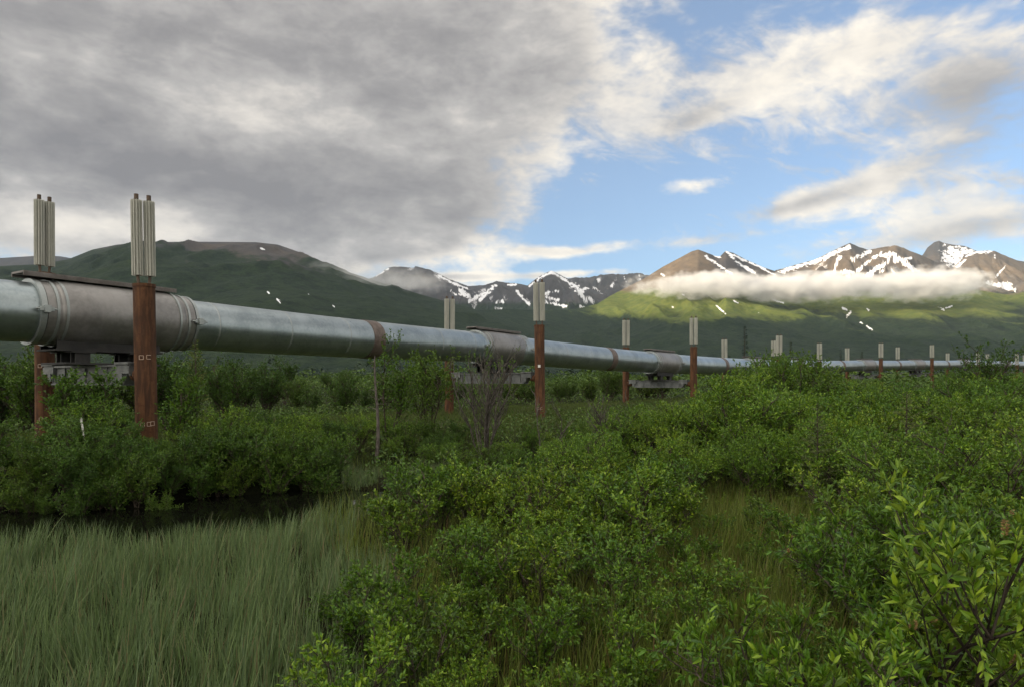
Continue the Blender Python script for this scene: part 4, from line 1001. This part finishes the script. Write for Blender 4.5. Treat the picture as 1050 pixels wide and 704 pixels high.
# ------------------------------------------------------------------ grasses, scrub and far forest: nobody could count these
def blades(n, xy, h, w, rng, lean=(0.25, 0.05), bend=0.35, seg=4):
    n = len(xy); z = ground_h(xy[:, 0], xy[:, 1]) - 0.02
    base = np.stack([xy[:, 0], xy[:, 1], z], -1)
    a = rng.uniform(0, 2 * math.pi, n); fac = np.stack([np.cos(a), np.sin(a), 0 * a], -1)
    ln = np.stack([np.full(n, lean[0]), np.full(n, lean[1]), 0 * a], -1) + rng.normal(0, 0.26, (n, 3)) * [1, 1, 0] + 0.30 * np.stack([fbm(xy[:, 0] * 1.6, xy[:, 1] * 1.6, 2, 81), fbm(xy[:, 0] * 1.6, xy[:, 1] * 1.6, 2, 82), 0 * a], -1) * [1, 1, 0]
    rows = []
    for k in range(seg + 1):
        t = k / seg
        c = base + np.array([0, 0, 1.0]) * (h * t * (1 - 0.18 * bend * t))[:, None] + ln * (h * (0.25 * t + bend * t * t))[:, None]
        ww = (w * (1 - t ** 1.6) * 0.5 + 0.0006)[:, None]
        rows += [c - fac * ww, c + fac * ww]
    V = np.stack(rows, 1).reshape(-1, 3); o = np.arange(n)[:, None] * (2 * seg + 2)
    q = np.concatenate([o + np.array([[2 * k, 2 * k + 1, 2 * k + 3, 2 * k + 2]]) for k in range(seg)])
    return V, [q]
rng = np.random.default_rng(12)
def scatter(n, p0, p1, d0, d1, keep, power=1.0):
    d = d0 + (d1 - d0) * rng.random(n * 3) ** power; px = rng.uniform(p0, p1, n * 3); x = (px - 525) / FPX * d
    k = keep(x, d, px); return np.stack([x[k], d[k]], -1)[:n]
# pale sedge in front of the pond
clump = lambda x, y, s, sd: fbm(x * s, y * s, 2, sd)
edge = lambda y: 470 - 22 * (y - 3) + 0 * y
keep = lambda x, y, px: (y < 9.2 + 1.4 * sstep(300, 400, px)) & (pond(x, y) < 0.72 + 0.2 * clump(x, y, 2.0, 78)) & (px < edge(y) + 55 * clump(x, y, 1.1, 71)) & (rng.random(len(x)) < 0.03 + 0.97 * sstep(-0.30, 0.35, clump(x, y, 2.6, 72)))
A = scatter(39000, -330, 480, 2.9, 9.4, keep, 0.75)
B_ = scatter(5000, 350, 500, 11.6, 14.6, lambda x, y, px: (pond(x, y) < 0.3) & (clump(x, y, 1.0, 73) > -0.15))
XY = np.concatenate([A, B_])
hgt = (0.15 + 0.33 * rng.random(len(XY)) ** 1.5) * (1 + 0.28 * clump(XY[:, 0], XY[:, 1], 0.9, 74)) * np.where(XY[:, 1] > 11, 0.75, 1)
V, F = blades(0, XY, hgt, rng.uniform(0.004, 0.010, len(XY)), rng, (0.10, 0.02), 0.30)
tag(mesh_np('sedge', V, F, m_sedge), 'pale grey-green sedge filling the lower left in front of the pond', 'sedge', kind='stuff')
# olive grass in the gap and under the willows
keep = lambda x, y, px: (pond(x, y) < 0.1) & (px > edge(y) - 30) & (rng.random(len(x)) < 0.25 + 0.75 * np.exp(-((px - 735) / 150) ** 2)) & (rng.random(len(x)) < 0.4 + 0.7 * sstep(-0.4, 0.3, clump(x, y, 2.0, 75)))
XY = scatter(58000, 300, 1400, 2.7, 11.5, keep, 0.8)
V, F = blades(0, XY, (0.16 + 0.44 * rng.random(len(XY)) ** 1.4), rng.uniform(0.003, 0.007, len(XY)), rng, (0.05, 0.0), 0.35)
tag(mesh_np('grass', V, F, m_straw), 'olive and straw grass in the gap between the willow thickets', 'grass', kind='stuff')
# short grass on the pad
keep = lambda x, y, px: (pond(x, y) < 0.1) & (rng.random(len(x)) < 0.15 + 0.85 * sstep(11.0, 6.0, line_dist(x, y))) & (clump(x, y, 0.55, 76) > -0.30)
XY = scatter(64000, -30, 780, 14, 75, keep, 0.9)
V, F = blades(0, XY, rng.uniform(0.10, 0.34, len(XY)), rng.uniform(0.010, 0.024, len(XY)), rng, (0.05, 0), 0.4, 3)
tag(mesh_np('pad_grass', V, F, m_padg), 'short yellowish grass along the pad under the pipeline', 'grass', kind='stuff')
# low leafy ground cover under everything in the middle distance
keep = lambda x, y, px: (pond(x, y) < 0.12) & (clump(x, y, 0.5, 77) > -0.25) & (line_dist(x, y) > 4.5)
keep2 = lambda x, y, px: (pond(x, y) < 0.3) & (clump(x, y, 0.9, 79) > -0.35) & (line_dist(x, y) > 4.0)      # taller growth just outside the picture
XN = np.concatenate([scatter(34000, -40, 1100, 10.5, 40, keep, 0.9), scatter(42000, -60, 1120, 32, 130, keep, 0.8)])
XT = np.concatenate([scatter(26000, 1105, 1600, 2.4, 16, keep2), scatter(14000, -420, -60, 10.6, 22, keep2)])
XY = np.concatenate([XN, XT])
n = len(XY); zz = ground_h(XY[:, 0], XY[:, 1]) + rng.uniform(0.0, 0.45, n) ** 1.3 * (1 + XY[:, 1] / 60)
zz[len(XN):] += 0.75 * rng.random(len(XT)) ** 0.8 * sstep(-0.35, 0.3, clump(XT[:, 0], XT[:, 1], 0.9, 79))
L = rng.uniform(0.05, 0.10, n) * (1 + XY[:, 1] / 35)
V, F = leaves_geo(np.stack([XY[:, 0], XY[:, 1], zz], -1), rng.normal(0, 1, (n, 3)) + [0, 0, .5], L, L * 0.5, rng, False)
tag(mesh_np('undergrowth', V, F, m_far), 'low leafy ground cover between the shrubs and along the pad', 'undergrowth', kind='stuff')
# scrub of the flat valley floor beyond the bushes
def far_plants(n, p0, p1, d0, d1, hh, ww, quads, spiky, seed, keep=None):
    g = np.random.default_rng(seed); d = np.sqrt(g.uniform(d0 ** 2, d1 ** 2, n)); x = (g.uniform(p0, p1, n) - 525) / FPX * d
    if keep is not None: k = keep(x, d); x, d = x[k], d[k]
    n = len(x); H = g.uniform(*hh, n) * (1 + 0.25 * fbm(x / 40, d / 40, 2, seed)); W = H * ww
    t = g.random((n, quads)); a = g.uniform(0, 2 * math.pi, (n, quads))
    rr = (((1 - t) ** 0.9) if spiky else np.sin(np.clip(t * 0.85 + 0.15, 0, 1) * math.pi) ** 0.6) * np.sqrt(g.random((n, quads)))
    c = np.stack([x[:, None] + W[:, None] * rr * np.cos(a), d[:, None] + W[:, None] * rr * np.sin(a), ground_h(x, d)[:, None] + H[:, None] * t], -1).reshape(-1, 3)
    m = len(c); ax = np.stack([np.cos(a), np.sin(a), (-0.35 if spiky else 0.35) + 0 * a], -1).reshape(-1, 3) + g.normal(0, 0.35, (m, 3))
    L = np.repeat(H, quads) * g.uniform(0.13, 0.26, m)
    return leaves_geo(c, ax, L, L * 0.55, g, False)
V, F = far_plants(1500, -60, 1120, 62, 300, (1.4, 3.0), 0.55, 70, False, 91, lambda x, y: line_dist(x, y) > 6)
tag(mesh_np('scrub', V, F, m_far), 'dense green scrub covering the valley floor beyond the pipeline', 'scrub', kind='stuff')
V, F = far_plants(7000, -80, 1130, 260, 1500, (4.5, 10.0), 0.20, 26, True, 92)
tag(mesh_np('forest', V, F, m_needle), 'dark forest along the foot of the mountains', 'forest', kind='stuff')
